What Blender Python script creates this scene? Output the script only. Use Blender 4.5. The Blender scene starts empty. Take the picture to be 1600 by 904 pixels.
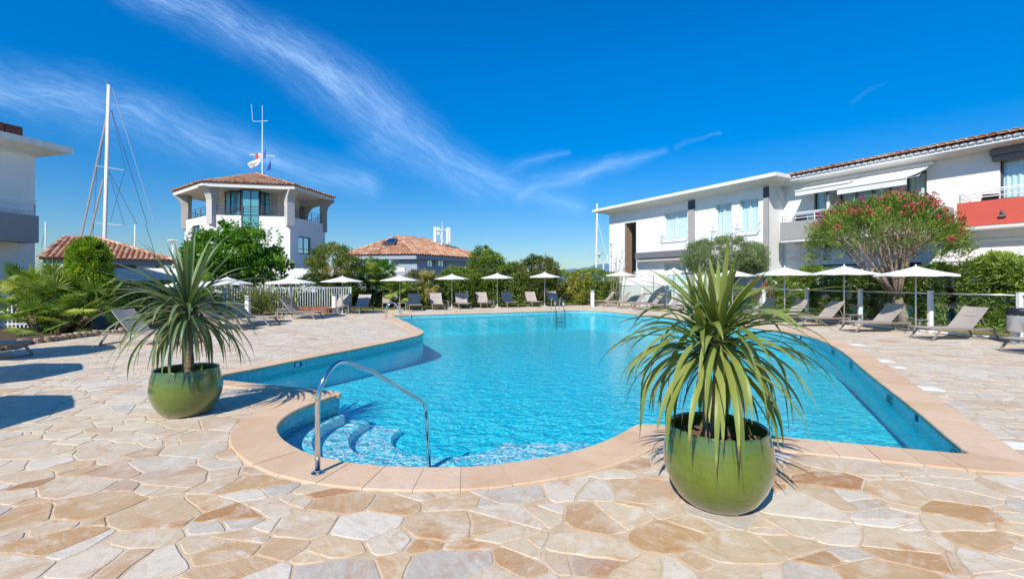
import bpy, bmesh, math, random
import numpy as np
from mathutils import Vector, Matrix
from mathutils.geometry import tessellate_polygon

random.seed(7)
RNG = np.random.default_rng(11)
S = bpy.context.scene
COL = S.collection
R = math.radians
PI = math.pi

# ------------------------------------------------------------------ camera
F = 720.0; HY = 437.0; CH = 1.7           # focal length (px of 1600), horizon row, eye height
cam_d = bpy.data.cameras.new('camera'); cam = bpy.data.objects.new('camera', cam_d); COL.objects.link(cam)
cam_d.sensor_width = 36.0; cam_d.lens = 36.0 * F / 1600.0
cam_d.shift_y = -(452.0 - HY) / 1600.0
cam.location = (0, 0, CH); cam.rotation_euler = (R(90), 0, 0)
cam_d.clip_start = 0.05; cam_d.clip_end = 12000
S.camera = cam

# ------------------------------------------------------------------ node helpers
class NT:
    def __init__(s, tree): s.t = tree; s.n = tree.nodes; s.l = tree.links
    def new(s, typ, **kw):
        n = s.n.new(typ)
        for k, v in kw.items():
            setattr(n, k, v)
        return n
    def put(s, sock, v):
        if hasattr(v, 'is_output') or isinstance(v, bpy.types.NodeSocket): s.l.new(v, sock)
        else:
            if isinstance(v, (tuple, list)) and len(v) == 3 and sock.type == 'RGBA': v = (*v, 1)
            sock.default_value = v
    def m(s, op, a, b=None, c=None, clamp=False):
        n = s.new('ShaderNodeMath', operation=op); n.use_clamp = clamp
        s.put(n.inputs[0], a)
        if b is not None: s.put(n.inputs[1], b)
        if c is not None: s.put(n.inputs[2], c)
        return n.outputs[0]
    def mix(s, f, a, b, blend='MIX'):
        n = s.new('ShaderNodeMix', data_type='RGBA', blend_type=blend)
        s.put(n.inputs[0], f); s.put(n.inputs[6], a); s.put(n.inputs[7], b)
        return n.outputs[2]
    def noise(s, vec, scale, detail=3, rough=0.5, dist=0.0, out=0):
        n = s.new('ShaderNodeTexNoise')
        if vec is not None: s.l.new(vec, n.inputs['Vector'])
        n.inputs['Scale'].default_value = scale; n.inputs['Detail'].default_value = detail
        n.inputs['Roughness'].default_value = rough; n.inputs['Distortion'].default_value = dist
        return n.outputs[out]
    def ramp(s, f, stops):
        n = s.new('ShaderNodeValToRGB'); s.put(n.inputs[0], f)
        e = n.color_ramp.elements
        while len(e) < len(stops): e.new(0.5)
        for i, (p, c) in enumerate(stops):
            e[i].position = p; e[i].color = (*c, 1) if len(c) == 3 else c
        return n.outputs[0]
    def rng(s, v, a, b, c=0.0, d=1.0, smooth=False):
        n = s.new('ShaderNodeMapRange'); n.interpolation_type = 'SMOOTHSTEP' if smooth else 'LINEAR'
        s.put(n.inputs[0], v)
        for i, x in enumerate((a, b, c, d)): n.inputs[i+1].default_value = x
        return n.outputs[0]
    def vscale(s, vec, sc, rot=(0, 0, 0), loc=(0, 0, 0)):
        n = s.new('ShaderNodeMapping'); s.l.new(vec, n.inputs[0])
        n.inputs['Scale'].default_value = sc; n.inputs['Rotation'].default_value = rot; n.inputs['Location'].default_value = loc
        return n.outputs[0]

# ------------------------------------------------------------------ sky
SUN_DIR = Vector((-0.447, -0.894, 0)).normalized()
ELEV = R(42)
w = bpy.data.worlds.new('World'); S.world = w; w.use_nodes = True
nt = NT(w.node_tree)
for n in list(nt.n): nt.n.remove(n)
sky = nt.new('ShaderNodeTexSky'); sky.sky_type = 'NISHITA'; sky.sun_disc = False
sky.sun_elevation = ELEV; sky.sun_rotation = math.atan2(SUN_DIR.x, SUN_DIR.y)
sky.altitude = 0; sky.air_density = 1.0; sky.dust_density = 0.35; sky.ozone_density = 3.0
hs = nt.new('ShaderNodeHueSaturation'); hs.inputs['Saturation'].default_value = 1.22; hs.inputs['Value'].default_value = 1.0
spz = nt.new('ShaderNodeSeparateXYZ'); tcz = nt.new('ShaderNodeTexCoord'); nt.l.new(tcz.outputs['Generated'], spz.inputs[0])
hz_ = nt.rng(spz.outputs[2], 0.0, 0.42, 1.0, 0.0)
grade = nt.mix(hz_, (0.42, 0.73, 1.04), (0.46, 0.53, 0.60))
tintn = nt.mix(1.0, sky.outputs[0], grade, 'MULTIPLY')
nt.l.new(tintn, hs.inputs['Color'])
tc = nt.new('ShaderNodeTexCoord'); sp = nt.new('ShaderNodeSeparateXYZ'); nt.l.new(tc.outputs['Generated'], sp.inputs[0])
yy = nt.m('MAXIMUM', sp.outputs[1], 0.02)
U = nt.m('DIVIDE', sp.outputs[0], yy); V = nt.m('DIVIDE', sp.outputs[2], yy)
cx = nt.new('ShaderNodeCombineXYZ'); nt.l.new(U, cx.inputs[0]); nt.l.new(V, cx.inputs[1])
wn = nt.noise(cx.outputs[0], 3.0, 4, 0.55, 0, 1)
wv = nt.new('ShaderNodeVectorMath', operation='SUBTRACT'); nt.l.new(wn, wv.inputs[0]); wv.inputs[1].default_value = (.5, .5, .5)
ws = nt.new('ShaderNodeVectorMath', operation='SCALE'); nt.l.new(wv.outputs[0], ws.inputs[0]); ws.inputs['Scale'].default_value = 0.10
wa = nt.new('ShaderNodeVectorMath', operation='ADD'); nt.l.new(cx.outputs[0], wa.inputs[0]); nt.l.new(ws.outputs[0], wa.inputs[1])
sw = nt.new('ShaderNodeSeparateXYZ'); nt.l.new(wa.outputs[0], sw.inputs[0])
def seg(p0, p1, w0, w1, k):
    """soft cirrus streak between two directions of the sky (tangent-plane coordinates of +Y)"""
    ax, ay = (p0[0]-800)/F, (HY-p0[1])/F; bx, by = (p1[0]-800)/F, (HY-p1[1])/F
    dx, dy = bx-ax, by-ay; L2 = dx*dx+dy*dy
    ex = nt.m('SUBTRACT', sw.outputs[0], ax); ey = nt.m('SUBTRACT', sw.outputs[1], ay)
    t = nt.m('MULTIPLY', nt.m('ADD', nt.m('MULTIPLY', ex, dx), nt.m('MULTIPLY', ey, dy)), 1/L2, clamp=True)
    qx = nt.m('SUBTRACT', ex, nt.m('MULTIPLY', t, dx)); qy = nt.m('SUBTRACT', ey, nt.m('MULTIPLY', t, dy))
    d = nt.m('SQRT', nt.m('ADD', nt.m('MULTIPLY', qx, qx), nt.m('MULTIPLY', qy, qy)))
    ww = nt.m('ADD', nt.m('MULTIPLY', t, (w1-w0)/F), w0/F)
    v = nt.m('SUBTRACT', 1, nt.m('DIVIDE', d, ww), clamp=True)
    v = nt.m('MULTIPLY', nt.m('MULTIPLY', v, v), k)
    ang = math.atan2(dy, dx)
    mp = nt.vscale(wa.outputs[0], (2.2, 16, 1), (0, 0, -ang*0))
    # rotate then scale so the fibres follow the streak
    rt = nt.new('ShaderNodeVectorRotate', rotation_type='Z_AXIS'); nt.l.new(wa.outputs[0], rt.inputs['Vector']); rt.inputs['Angle'].default_value = -ang+0.12
    mp = nt.vscale(rt.outputs[0], (2.6, 17, 1))
    f = nt.m('MULTIPLY', nt.rng(nt.noise(mp, 1.6, 7, 0.66, 0.4), 0.28, 0.68, 0.25, 1.15), nt.rng(nt.noise(nt.vscale(rt.outputs[0], (9, 70, 1)), 1.6, 5, 0.65, 0.6), 0.3, 0.68, 0.55, 1.25))
    return nt.m('MULTIPLY', v, f)
bands = [((210, -40), (420, 70), 70, 62, .85), ((420, 70), (600, 185), 62, 80, .95), ((600, 185), (690, 255), 80, 55, .8), ((590, 225), (740, 290), 60, 40, .5),
         ((690, 255), (900, 318), 60, 26, .65), ((-80, 105), (140, 165), 75, 75, .75), ((140, 165), (370, 232), 75, 60, .72), ((370, 232), (590, 288), 60, 30, .6),
         ((810, 300), (905, 272), 34, 26, .6), ((905, 272), (1045, 236), 26, 10, .6), ((760, 272), (890, 240), 30, 8, .3), ((1060, 232), (1120, 214), 8, 5, .3),
         ((1330, 160), (1390, 130), 8, 5, .06)]
tot = None
for b in bands:
    v = seg(*b); tot = v if tot is None else nt.m('MAXIMUM', tot, v)
front = nt.rng(sp.outputs[1], 0.02, 0.2)
tot = nt.m('MULTIPLY', tot, front)
cl = nt.mix(nt.m('MULTIPLY', tot, 0.44, clamp=True), hs.outputs[0], (4.6, 6.4, 8.8))
bg = nt.new('ShaderNodeBackground'); nt.l.new(cl, bg.inputs[0]); bg.inputs[1].default_value = 0.135
wo = nt.new('ShaderNodeOutputWorld'); nt.l.new(bg.outputs[0], wo.inputs[0])

sd = bpy.data.lights.new('sun', 'SUN'); sd.energy = 4.4; sd.angle = R(0.53); sd.color = (1.0, 0.94, 0.84)
so = bpy.data.objects.new('sun', sd); COL.objects.link(so)
tosun = Vector((SUN_DIR.x*math.cos(ELEV), SUN_DIR.y*math.cos(ELEV), math.sin(ELEV)))
so.rotation_euler = tosun.to_track_quat('Z', 'Y').to_euler(); so.location = (-20, -40, 40)
S.view_settings.view_transform = 'Standard'; S.view_settings.look = 'None'
S.view_settings.exposure = 0.36; S.view_settings.gamma = 1.0; S.view_settings.use_curve_mapping = False
S.render.engine = 'CYCLES'
S.cycles.max_bounces = 7; S.cycles.transparent_max_bounces = 14; S.cycles.caustics_refractive = False; S.cycles.caustics_reflective = False
S.cycles.sample_clamp_indirect = 6

# ------------------------------------------------------------------ pixel -> world helpers
def W(px, py, z=0.0):
    Y = (CH - z) * F / (py - HY); return (px-800)/F*Y, Y
def PX(px, Y): return (px-800)/F*Y
def PZ(py, Y): return CH + (HY-py)*Y/F

# ------------------------------------------------------------------ mesh builder
class MB:
    def __init__(s): s.v = []; s.f = []; s.r = []; s.cur = 0.5; s.smooth = False
    def add(s, vs, fs):
        o = len(s.v); s.v.extend([tuple(x) for x in vs]); s.f.extend([tuple(o+i for i in f) for f in fs]); s.r.extend([s.cur]*len(vs)); return s
    def box(s, x0, x1, y0, y1, z0, z1, M=None):
        vs = [Vector(p) for p in ((x0,y0,z0),(x1,y0,z0),(x1,y1,z0),(x0,y1,z0),(x0,y0,z1),(x1,y0,z1),(x1,y1,z1),(x0,y1,z1))]
        if M is not None: vs = [M @ p if isinstance(M, Matrix) else Vector(M(*p)) for p in vs]
        return s.add(vs, [(0,3,2,1),(4,5,6,7),(0,1,5,4),(1,2,6,5),(2,3,7,6),(3,0,4,7)])
    def hexa(s, pts):   # 8 points ordered like box
        return s.add(pts, [(0,3,2,1),(4,5,6,7),(0,1,5,4),(1,2,6,5),(2,3,7,6),(3,0,4,7)])
    def tube(s, pts, r, n=8, caps=True, closed=False):
        pts = [Vector(p) for p in pts]; rr = r if isinstance(r, (list, tuple)) else [r]*len(pts)
        N = len(pts); prev = None; vs = []
        for i, p in enumerate(pts):
            a = pts[i-1] if (i > 0 or closed) else p; b = pts[(i+1) % N] if (i < N-1 or closed) else p
            d = (b-a)
            if d.length < 1e-9: d = Vector((0,0,1))
            d.normalize()
            if prev is None:
                up = Vector((0,0,1)) if abs(d.z) < 0.9 else Vector((1,0,0)); x = d.cross(up).normalized()
            else:
                x = prev - d*prev.dot(d)
                x = x.normalized() if x.length > 1e-6 else d.orthogonal().normalized()
            prev = x; y = d.cross(x)
            for k in range(n):
                t = 2*PI*k/n; vs.append(p + (x*math.cos(t)+y*math.sin(t))*rr[i])
        fs = []
        for i in range(N-1 + (1 if closed else 0)):
            j = (i+1) % N
            for k in range(n):
                fs.append((i*n+k, i*n+(k+1) % n, j*n+(k+1) % n, j*n+k))
        if caps and not closed:
            fs.append(tuple(range(n-1, -1, -1))); fs.append(tuple(range((N-1)*n, N*n)))
        return s.add(vs, fs)
    def lathe(s, prof, c=(0,0,0), n=32, a0=0.0, a1=2*PI):
        full = abs(a1-a0-2*PI) < 1e-6; K = n if full else n+1; vs = []
        for r, z in prof:
            for k in range(K):
                t = a0+(a1-a0)*k/n; vs.append((c[0]+r*math.cos(t), c[1]+r*math.sin(t), c[2]+z))
        fs = []
        for i in range(len(prof)-1):
            for k in range(n):
                k2 = (k+1) % K
                fs.append((i*K+k, i*K+k2, (i+1)*K+k2, (i+1)*K+k))
        return s.add(vs, fs)
    def prism(s, poly, z0, z1):    # poly CCW list of (x,y)
        n = len(poly); vs = [(x,y,z0) for x,y in poly]+[(x,y,z1) for x,y in poly]
        fs = [tuple(range(n-1,-1,-1)), tuple(range(n, 2*n))]+[(i,(i+1)%n,n+(i+1)%n,n+i) for i in range(n)]
        return s.add(vs, fs)
    def mesh(s, name, mat, smooth=None):
        me = bpy.data.meshes.new(name); me.from_pydata(s.v, [], s.f)
        if mat: me.materials.append(mat)
        at = me.attributes.new('rnd', 'FLOAT', 'POINT'); at.data.foreach_set('value', np.array(s.r, dtype=np.float32))
        if s.smooth if smooth is None else smooth: me.polygons.foreach_set('use_smooth', [True]*len(me.polygons))
        me.validate(); me.update(); return me
    def build(s, name, mat, parent=None, bevel=0, smooth=None, autosmooth=None):
        o = bpy.data.objects.new(name, s.mesh(name, mat, smooth)); COL.objects.link(o)
        if parent: o.parent = parent
        if bevel:
            b = o.modifiers.new('bevel', 'BEVEL'); b.width = bevel; b.segments = 2; b.limit_method = 'ANGLE'; b.angle_limit = R(40)
        if autosmooth:
            for e in o.data.polygons: e.use_smooth = True
            try: o.data.set_sharp_from_angle(angle=R(autosmooth))
            except Exception: pass
        return o
def arr_mesh(name, V, Fq, rnd, mat, smooth=False):
    me = bpy.data.meshes.new(name); V = np.asarray(V, dtype=np.float32).reshape(-1, 3); Fq = np.asarray(Fq, dtype=np.int32)
    k = Fq.shape[1]; n = len(Fq)
    me.vertices.add(len(V)); me.vertices.foreach_set('co', V.ravel())
    me.loops.add(n*k); me.loops.foreach_set('vertex_index', Fq.ravel())
    me.polygons.add(n); me.polygons.foreach_set('loop_start', np.arange(0, n*k, k, dtype=np.int32)); me.polygons.foreach_set('loop_total', np.full(n, k, dtype=np.int32))
    if smooth: me.polygons.foreach_set('use_smooth', np.ones(n, dtype=bool))
    me.materials.append(mat); me.update(calc_edges=True)
    at = me.attributes.new('rnd', 'FLOAT', 'POINT'); at.data.foreach_set('value', np.asarray(rnd, dtype=np.float32))
    return me
def link(name, me, parent=None):
    o = bpy.data.objects.new(name, me); COL.objects.link(o)
    if parent: o.parent = parent
    return o
def tag(o, label, cat, group=None, kind=None):
    if label: o['label'] = label
    if cat: o['category'] = cat
    if group: o['group'] = group
    if kind: o['kind'] = kind
    return o
def empty(name, loc, rz=0.0, label=None, cat=None, group=None):
    o = bpy.data.objects.new(name, None); COL.objects.link(o); o.location = loc; o.rotation_euler = (0, 0, rz); o.empty_display_size = 0.2
    return tag(o, label, cat, group)
def struct(o): o['kind'] = 'structure'; return o
KIDS = {}
def copy_tree(o, parent=None):
    c = o.copy(); COL.objects.link(c); c.parent = parent
    for ch in [x for x in ALLCH(o)]: copy_tree(ch, c)
    return c
def ALLCH(o): return [x for x in COL.objects if x.parent == o]

# ------------------------------------------------------------------ materials
MATS = {}
def mat(name, col, rough=0.6, var=0.0, vscale=3.0, bump=0.0, bscale=40.0, metal=0.0, coat=0.0, spec=0.5, rndvar=0.0, dirt=None, noz=False):
    if name in MATS: return MATS[name]
    m = bpy.data.materials.new(name); m.use_nodes = True; t = NT(m.node_tree); p = t.n['Principled BSDF']
    tcn = t.new('ShaderNodeTexCoord'); geo = t.new('ShaderNodeNewGeometry'); P = geo.outputs['Position']
    c = None
    if var:
        nz = t.noise(P, vscale, 5, 0.6)
        f = t.rng(nz, 0.3, 0.7, 1-var, 1+var*0.6)
        n = t.new('ShaderNodeVectorMath', operation='SCALE'); n.inputs[0].default_value = col; t.l.new(f, n.inputs['Scale']); c = n.outputs[0]
    if rndvar:
        a = t.new('ShaderNodeAttribute', attribute_name='rnd'); f = t.rng(a.outputs['Fac'], 0, 1, 1-rndvar, 1+rndvar)
        n = t.new('ShaderNodeVectorMath', operation='SCALE'); t.put(n.inputs[0], c if c is not None else col); t.l.new(f, n.inputs['Scale']); c = n.outputs[0]
    if dirt:   # (colour, amount): vertical weather streaks
        mp = t.vscale(P, (5, 5, .45)); nz = t.noise(mp, 1.3, 6, 0.65); f = t.rng(nz, 0.52, 0.8, 0, dirt[1])
        c = t.mix(f, c if c is not None else col, dirt[0])
    if c is not None: t.l.new(c, p.inputs['Base Color'])
    else: p.inputs['Base Color'].default_value = (*col, 1)
    p.inputs['Roughness'].default_value = rough; p.inputs['Metallic'].default_value = metal
    p.inputs['Specular IOR Level'].default_value = spec
    if coat: p.inputs['Coat Weight'].default_value = coat; p.inputs['Coat Roughness'].default_value = 0.06
    if bump:
        b = t.new('ShaderNodeBump'); b.inputs['Strength'].default_value = bump; b.inputs['Distance'].default_value = 0.02
        t.l.new(t.noise(P, bscale, 4, 0.6), b.inputs['Height']); t.l.new(b.outputs[0], p.inputs['Normal'])
    MATS[name] = m; return m
def leafmat(name, dark, mid, light, rough=0.45, trans=0.3, hue=None):
    m = bpy.data.materials.new(name); m.use_nodes = True; t = NT(m.node_tree); p = t.n['Principled BSDF']; out = t.n['Material Output']
    a = t.new('ShaderNodeAttribute', attribute_name='rnd')
    geo = t.new('ShaderNodeNewGeometry'); nz = t.noise(geo.outputs['Position'], 1.1, 2, 0.5)
    f = t.m('ADD', t.m('MULTIPLY', a.outputs['Fac'], 0.75), t.rng(nz, 0.3, 0.7, -0.1, 0.35), clamp=True)
    c = t.ramp(f, [(0.0, dark), (0.45, mid), (1.0, light)])
    c = t.mix(t.rng(a.outputs['Fac'], 1.05, 1.45), c, (0.24, 0.15, 0.06))
    t.l.new(c, p.inputs['Base Color']); p.inputs['Roughness'].default_value = rough; p.inputs['Specular IOR Level'].default_value = 0.35
    tr = t.new('ShaderNodeBsdfTranslucent'); t.l.new(t.mix(1.0, c, (1.1, 1.25, 0.5), 'MULTIPLY'), tr.inputs[0])
    mx = t.new('ShaderNodeMixShader'); mx.inputs[0].default_value = trans
    t.l.new(p.outputs[0], mx.inputs[1]); t.l.new(tr.outputs[0], mx.inputs[2]); t.l.new(mx.outputs[0], out.inputs[0])
    MATS[name] = m; return m

M_white = mat('white_render', (0.80, 0.795, 0.775), 0.75, var=0.045, vscale=1.2, bump=0.15, bscale=60, dirt=((0.55, 0.54, 0.50), 0.22))
M_whitesm = mat('white_paint', (0.80, 0.80, 0.79), 0.4)
M_soffit = mat('soffit_paint', (0.70, 0.68, 0.63), 0.8, var=0.08, vscale=2)
M_grey = mat('grey_render', (0.36, 0.345, 0.32), 0.8, var=0.07, vscale=1.5, bump=0.1, dirt=((0.22, 0.2, 0.18), 0.3))
M_bluegrey = mat('blue_grey_render', (0.34, 0.38, 0.44), 0.8, var=0.06, vscale=1.5)
M_dgrey = mat('dark_grey_metal', (0.06, 0.065, 0.075), 0.45)
M_cassette = mat('awning_cassette_grey', (0.16, 0.155, 0.16), 0.6, var=0.1, vscale=6)
M_red = mat('coral_red_render', (0.62, 0.10, 0.065), 0.7, var=0.06, vscale=2, bump=0.1)
M_brown = mat('brown_render', (0.30, 0.20, 0.13), 0.8, var=0.08, vscale=3)
M_dark = mat('interior_shade', (0.03, 0.032, 0.035), 0.9)  # near-black stand-in for the shade of unlit rooms and recesses
M_black = mat('black_plastic', (0.015, 0.015, 0.017), 0.35)
M_awn = mat('cream_awning_canvas', (0.74, 0.71, 0.66), 0.85, var=0.04, vscale=4)
M_curtain = mat('white_curtain', (0.86, 0.87, 0.85), 0.9)
M_umb = mat('white_umbrella_canvas', (0.80, 0.79, 0.77), 0.85, var=0.05, vscale=3, rndvar=0.04)
M_alu = mat('brushed_aluminium', (0.62, 0.63, 0.64), 0.35, metal=0.75)
M_steel = mat('polished_steel', (0.66, 0.66, 0.66), 0.09, metal=1.0)
M_taupe = mat('taupe_frame', (0.27, 0.22, 0.185), 0.45, rndvar=0.0)
M_sling = mat('taupe_sling', (0.40, 0.345, 0.30), 0.8, var=0.05, vscale=5, bump=0.25, bscale=400)
M_wood = mat('bark', (0.20, 0.135, 0.085), 0.9, var=0.35, vscale=18, bump=0.8, bscale=40)
M_bark2 = mat('pale_bark', (0.42, 0.31, 0.22), 0.85, var=0.3, vscale=14, bump=0.6, bscale=60)
M_soil = mat('soil', (0.10, 0.060, 0.038), 0.95, var=0.5, vscale=12, bump=1.0, bscale=25)
M_concrete = mat('pale_concrete', (0.52, 0.49, 0.44), 0.85, var=0.12, vscale=8, bump=0.3)

def glass_mat(name, tint, fac=0.35, rough=0.02):
    m = bpy.data.materials.new(name); m.use_nodes = True; t = NT(m.node_tree); out = t.n['Material Output']
    g = t.new('ShaderNodeBsdfGlossy'); g.inputs['Roughness'].default_value = rough; g.inputs[0].default_value = (0.9, 0.95, 1, 1)
    tr = t.new('ShaderNodeBsdfTransparent'); tr.inputs[0].default_value = (*tint, 1)
    lw = t.new('ShaderNodeLayerWeight'); lw.inputs[0].default_value = 0.5
    f5 = t.m('POWER', lw.outputs['Facing'], 5.0)
    f = t.m('ADD', t.m('MULTIPLY', f5, 0.9), 0.04+fac, clamp=True)
    mx = t.new('ShaderNodeMixShader'); t.l.new(f, mx.inputs[0]); t.l.new(tr.outputs[0], mx.inputs[1]); t.l.new(g.outputs[0], mx.inputs[2]); t.l.new(mx.outputs[0], out.inputs[0])
    MATS[name] = m; return m
M_glass = glass_mat('window_glass', (0.90, 0.97, 0.98), 0.02)
M_glassdark = glass_mat('tinted_glass', (0.30, 0.62, 0.64), 0.45)
M_fglass = glass_mat('clear_panel_glass', (0.90, 0.965, 0.95), 0.01)

def tile_mat():
    m = bpy.data.materials.new('clay_roof_tile'); m.use_nodes = True; t = NT(m.node_tree); p = t.n['Principled BSDF']
    a = t.new('ShaderNodeAttribute', attribute_name='rnd'); geo = t.new('ShaderNodeNewGeometry')
    c = t.ramp(a.outputs['Fac'], [(0, (0.38, 0.15, 0.08)), (0.4, (0.53, 0.27, 0.15)), (0.75, (0.60, 0.35, 0.21)), (1, (0.66, 0.45, 0.31))])
    n = t.noise(geo.outputs['Position'], 9, 4, 0.6); c = t.mix(t.rng(n, 0.5, 0.8, 0, 0.45), c, (0.25, 0.17, 0.12))
    t.l.new(c, p.inputs['Base Color']); p.inputs['Roughness'].default_value = 0.85
    return m
M_tile = tile_mat()

# ================================================================== POOL OUTLINE (world metres)
pool_px = [  # traced along the inner lip of the coping, counter-clockwise seen from above, starting at the rail bay
 (-2.64,6.80),(-2.80,6.34),(-2.86,5.97),(-2.84,5.64),(-2.75,5.32),(-2.58,5.04),(-2.33,4.75),(-2.04,4.51),(-1.75,4.345),(-1.42,4.225),(-1.07,4.165),(-0.7,4.145),
 (-0.29,4.175),(0.07,4.28),(0.42,4.42),(0.75,4.62),(1.08,4.92),(1.32,5.20),(1.46,5.37),(1.56,5.42),(1.72,5.37),(2.74,5.02),(4.30,4.50),(4.46,4.47),(4.53,4.55),
 (4.56,4.66),(5.36,6.12),(6.42,8.22),(7.74,10.65),(8.55,12.4),(9.0,13.7),(9.12,14.75),(8.95,15.9),(8.45,17.4),(7.6,19.4),(6.35,22.7),(5.55,24.6),(4.9,25.7),(4.1,26.2),
 (3.2,26.05),(0,24.5),(-2.6,23.55),(-5.7,22.35),(-5.80,22.2),(-5.75,22.0),(-4.3,18.6),(-3.14,15.75),(-2.92,15.15),(-2.84,14.6),(-2.92,13.9),(-3.63,11.95),(-5.3,8.35),(-5.42,8.1),(-5.3,7.95),
 (-4.64,7.69),(-2.8,7.03),(-2.60,6.95),(-2.57,6.86)]
# line 1 check: the near-left straight edge must pass through these picture points
for (a, b) in (((471.6, 560.5)), ((402, 574.5)), ((352, 583))): pass
i0 = pool_px.index((-3.63, 11.95))
L1 = [W(471.6, 560.5), W(402, 574.5), W(352, 583.5), W(325, 588)]
pool_px[i0+1:i0+4] = L1 + [(L1[-1][0]+0.02, L1[-1][1]-0.16), (L1[-1][0]+0.2, L1[-1][1]-0.25)]
def resample(pts, step):
    out = []
    n = len(pts)
    for i in range(n):
        a = pts[i]; b = pts[(i+1) % n]; L = math.dist(a, b); k = max(1, int(round(L/step)))
        for j in range(k): out.append((a[0]+(b[0]-a[0])*j/k, a[1]+(b[1]-a[1])*j/k))
    return out
def chaikin(pts):
    out = []
    n = len(pts)
    for i in range(n):
        a = pts[i]; b = pts[(i+1) % n]
        out.append((a[0]*.75+b[0]*.25, a[1]*.75+b[1]*.25)); out.append((a[0]*.25+b[0]*.75, a[1]*.25+b[1]*.75))
    return out
POOL = resample(chaikin(pool_px), 0.08)
area = sum(POOL[i][0]*POOL[(i+1)%len(POOL)][1]-POOL[(i+1)%len(POOL)][0]*POOL[i][1] for i in range(len(POOL)))/2
if area < 0: POOL.reverse()
PN = np.array(POOL)
def smooth_normals(P, k=3):
    n = len(P); T = np.zeros_like(P)
    for d in range(1, k+1): T += np.roll(P, -d, 0)-np.roll(P, d, 0)
    T /= np.linalg.norm(T, axis=1)[:, None]; return np.stack([T[:, 1], -T[:, 0]], 1)   # outward for CCW
NRM = smooth_normals(PN)
def cope_w(p):
    x, y = p
    if x < -2.6 and y > 7.3 and y < 14.5 and (x < -3.2 or y > 12): return 0.30
    return 0.44
CW = np.array([cope_w(p) for p in POOL])
for _ in range(25): CW = (CW+np.roll(CW, 1)+np.roll(CW, -1))/3
OUTER = PN + NRM*CW[:, None]
# the narrow spit beside the rail bay is thinner than two copings: keep the outer lines apart
def inside(P, x, y):
    c = False; n = len(P); j = n-1
    for i in range(n):
        if (P[i][1] > y) != (P[j][1] > y) and x < (P[j][0]-P[i][0])*(y-P[i][1])/(P[j][1]-P[i][1])+P[i][0]: c = not c
        j = i
    return c

# ------------------------------------------------------------------ coping
def coping_mat():
    m = bpy.data.materials.new('coping_stone'); m.use_nodes = True; t = NT(m.node_tree); p = t.n['Principled BSDF']
    a = t.new('ShaderNodeAttribute', attribute_name='rnd'); geo = t.new('ShaderNodeNewGeometry'); P = geo.outputs['Position']
    c = t.ramp(a.outputs['Fac'], [(0, (0.62, 0.40, 0.23)), (0.5, (0.69, 0.46, 0.28)), (1, (0.72, 0.51, 0.34))])
    c = t.mix(t.rng(t.noise(P, 3, 6, .7), 0.40, 0.65, 0, .4), c, (0.74, 0.58, 0.43)); c = t.mix(t.rng(t.noise(P, 7, 6, .75), .52, .7, 0, .4), c, (0.46, 0.31, 0.19))
    c = t.mix(t.rng(t.noise(P, 90, 3, .7), 0.5, 0.75, 0, .35), c, (0.45, 0.29, 0.18))
    t.l.new(c, p.inputs['Base Color']); p.inputs['Roughness'].default_value = 0.8
    b = t.new('ShaderNodeBump'); b.inputs['Strength'].default_value = 0.6; b.inputs['Distance'].default_value = 0.012
    t.l.new(t.noise(P, 70, 5, .75), b.inputs['Height']); t.l.new(b.outputs[0], p.inputs['Normal'])
    return m
M_cop = coping_mat()
cb = MB(); n = len(POOL); i = 0; gap = 0.006
cum = 0.0
LIP = PN - NRM*0.03
while i < n:
    # block length: short blocks on curves, longer on the straights
    j = i; L = 0.0
    j2 = min(i+12, n)
    curv = abs(NRM[i].dot(NRM[(i+4) % n]))
    target = 0.30 if (curv < 0.995 or PN[i][1] < 6.8) else 0.50
    while j < n and L < target: L += math.dist(POOL[j], POOL[(j+1) % n]); j += 1
    idx = [k % n for k in range(i, j+1)]
    cb.cur = random.random(); inn = []; out = []
    for q, k in enumerate(idx):
        T = np.array([-NRM[k][1], NRM[k][0]]); off = gap/2 if q == 0 else (-gap/2 if q == len(idx)-1 else 0)
        inn.append(LIP[k]+T*off); out.append(OUTER[k]+T*off)
    prof = [(0.0, -0.045), (0.0, -0.004), (0.012, 0.008), (0.97, 0.010), (1.0, 0.002), (1.0, -0.02)]
    o = len(cb.v); vs = []; kz = random.uniform(-0.0015, 0.0015)
    for a_, b_ in zip(inn, out):
        for (f, z) in prof:
            d = (b_-a_); Ld = np.linalg.norm(d)
            ff = f if f in (0.0, 1.0, 0.97) else 0.012/Ld
            vs.append((a_[0]+d[0]*ff, a_[1]+d[1]*ff, z+kz))
    K = len(prof); fs = []
    for q in range(len(idx)-1):
        for e in range(K-1): fs.append((q*K+e, q*K+e+1, (q+1)*K+e+1, (q+1)*K+e))
        fs.append((q*K+K-1, q*K, (q+1)*K, (q+1)*K+K-1))
    fs.append(tuple(range(K))); fs.append(tuple((len(idx)-1)*K+e for e in reversed(range(K))))
    cb.add(vs, fs); i = j
o = cb.build('pool_coping', M_cop); struct(o)
# grey mortar bed under the coping blocks
mb = MB(); vs = []; fs = []
for k in range(n): vs += [(*(PN[k]+NRM[k]*0.0), -0.02), (*(PN[k]+NRM[k]*0.0), 0.003), (*(OUTER[k]-NRM[k]*0.004), 0.003)]
for k in range(n):
    a_ = k*3; b_ = ((k+1) % n)*3; fs += [(a_, a_+1, b_+1, b_), (a_+1, a_+2, b_+2, b_+1)]
mb.add(vs, fs); struct(mb.build('coping_bed', mat('coping_joint', (0.50, 0.40, 0.30), 0.95, var=0.2, vscale=30)))

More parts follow.
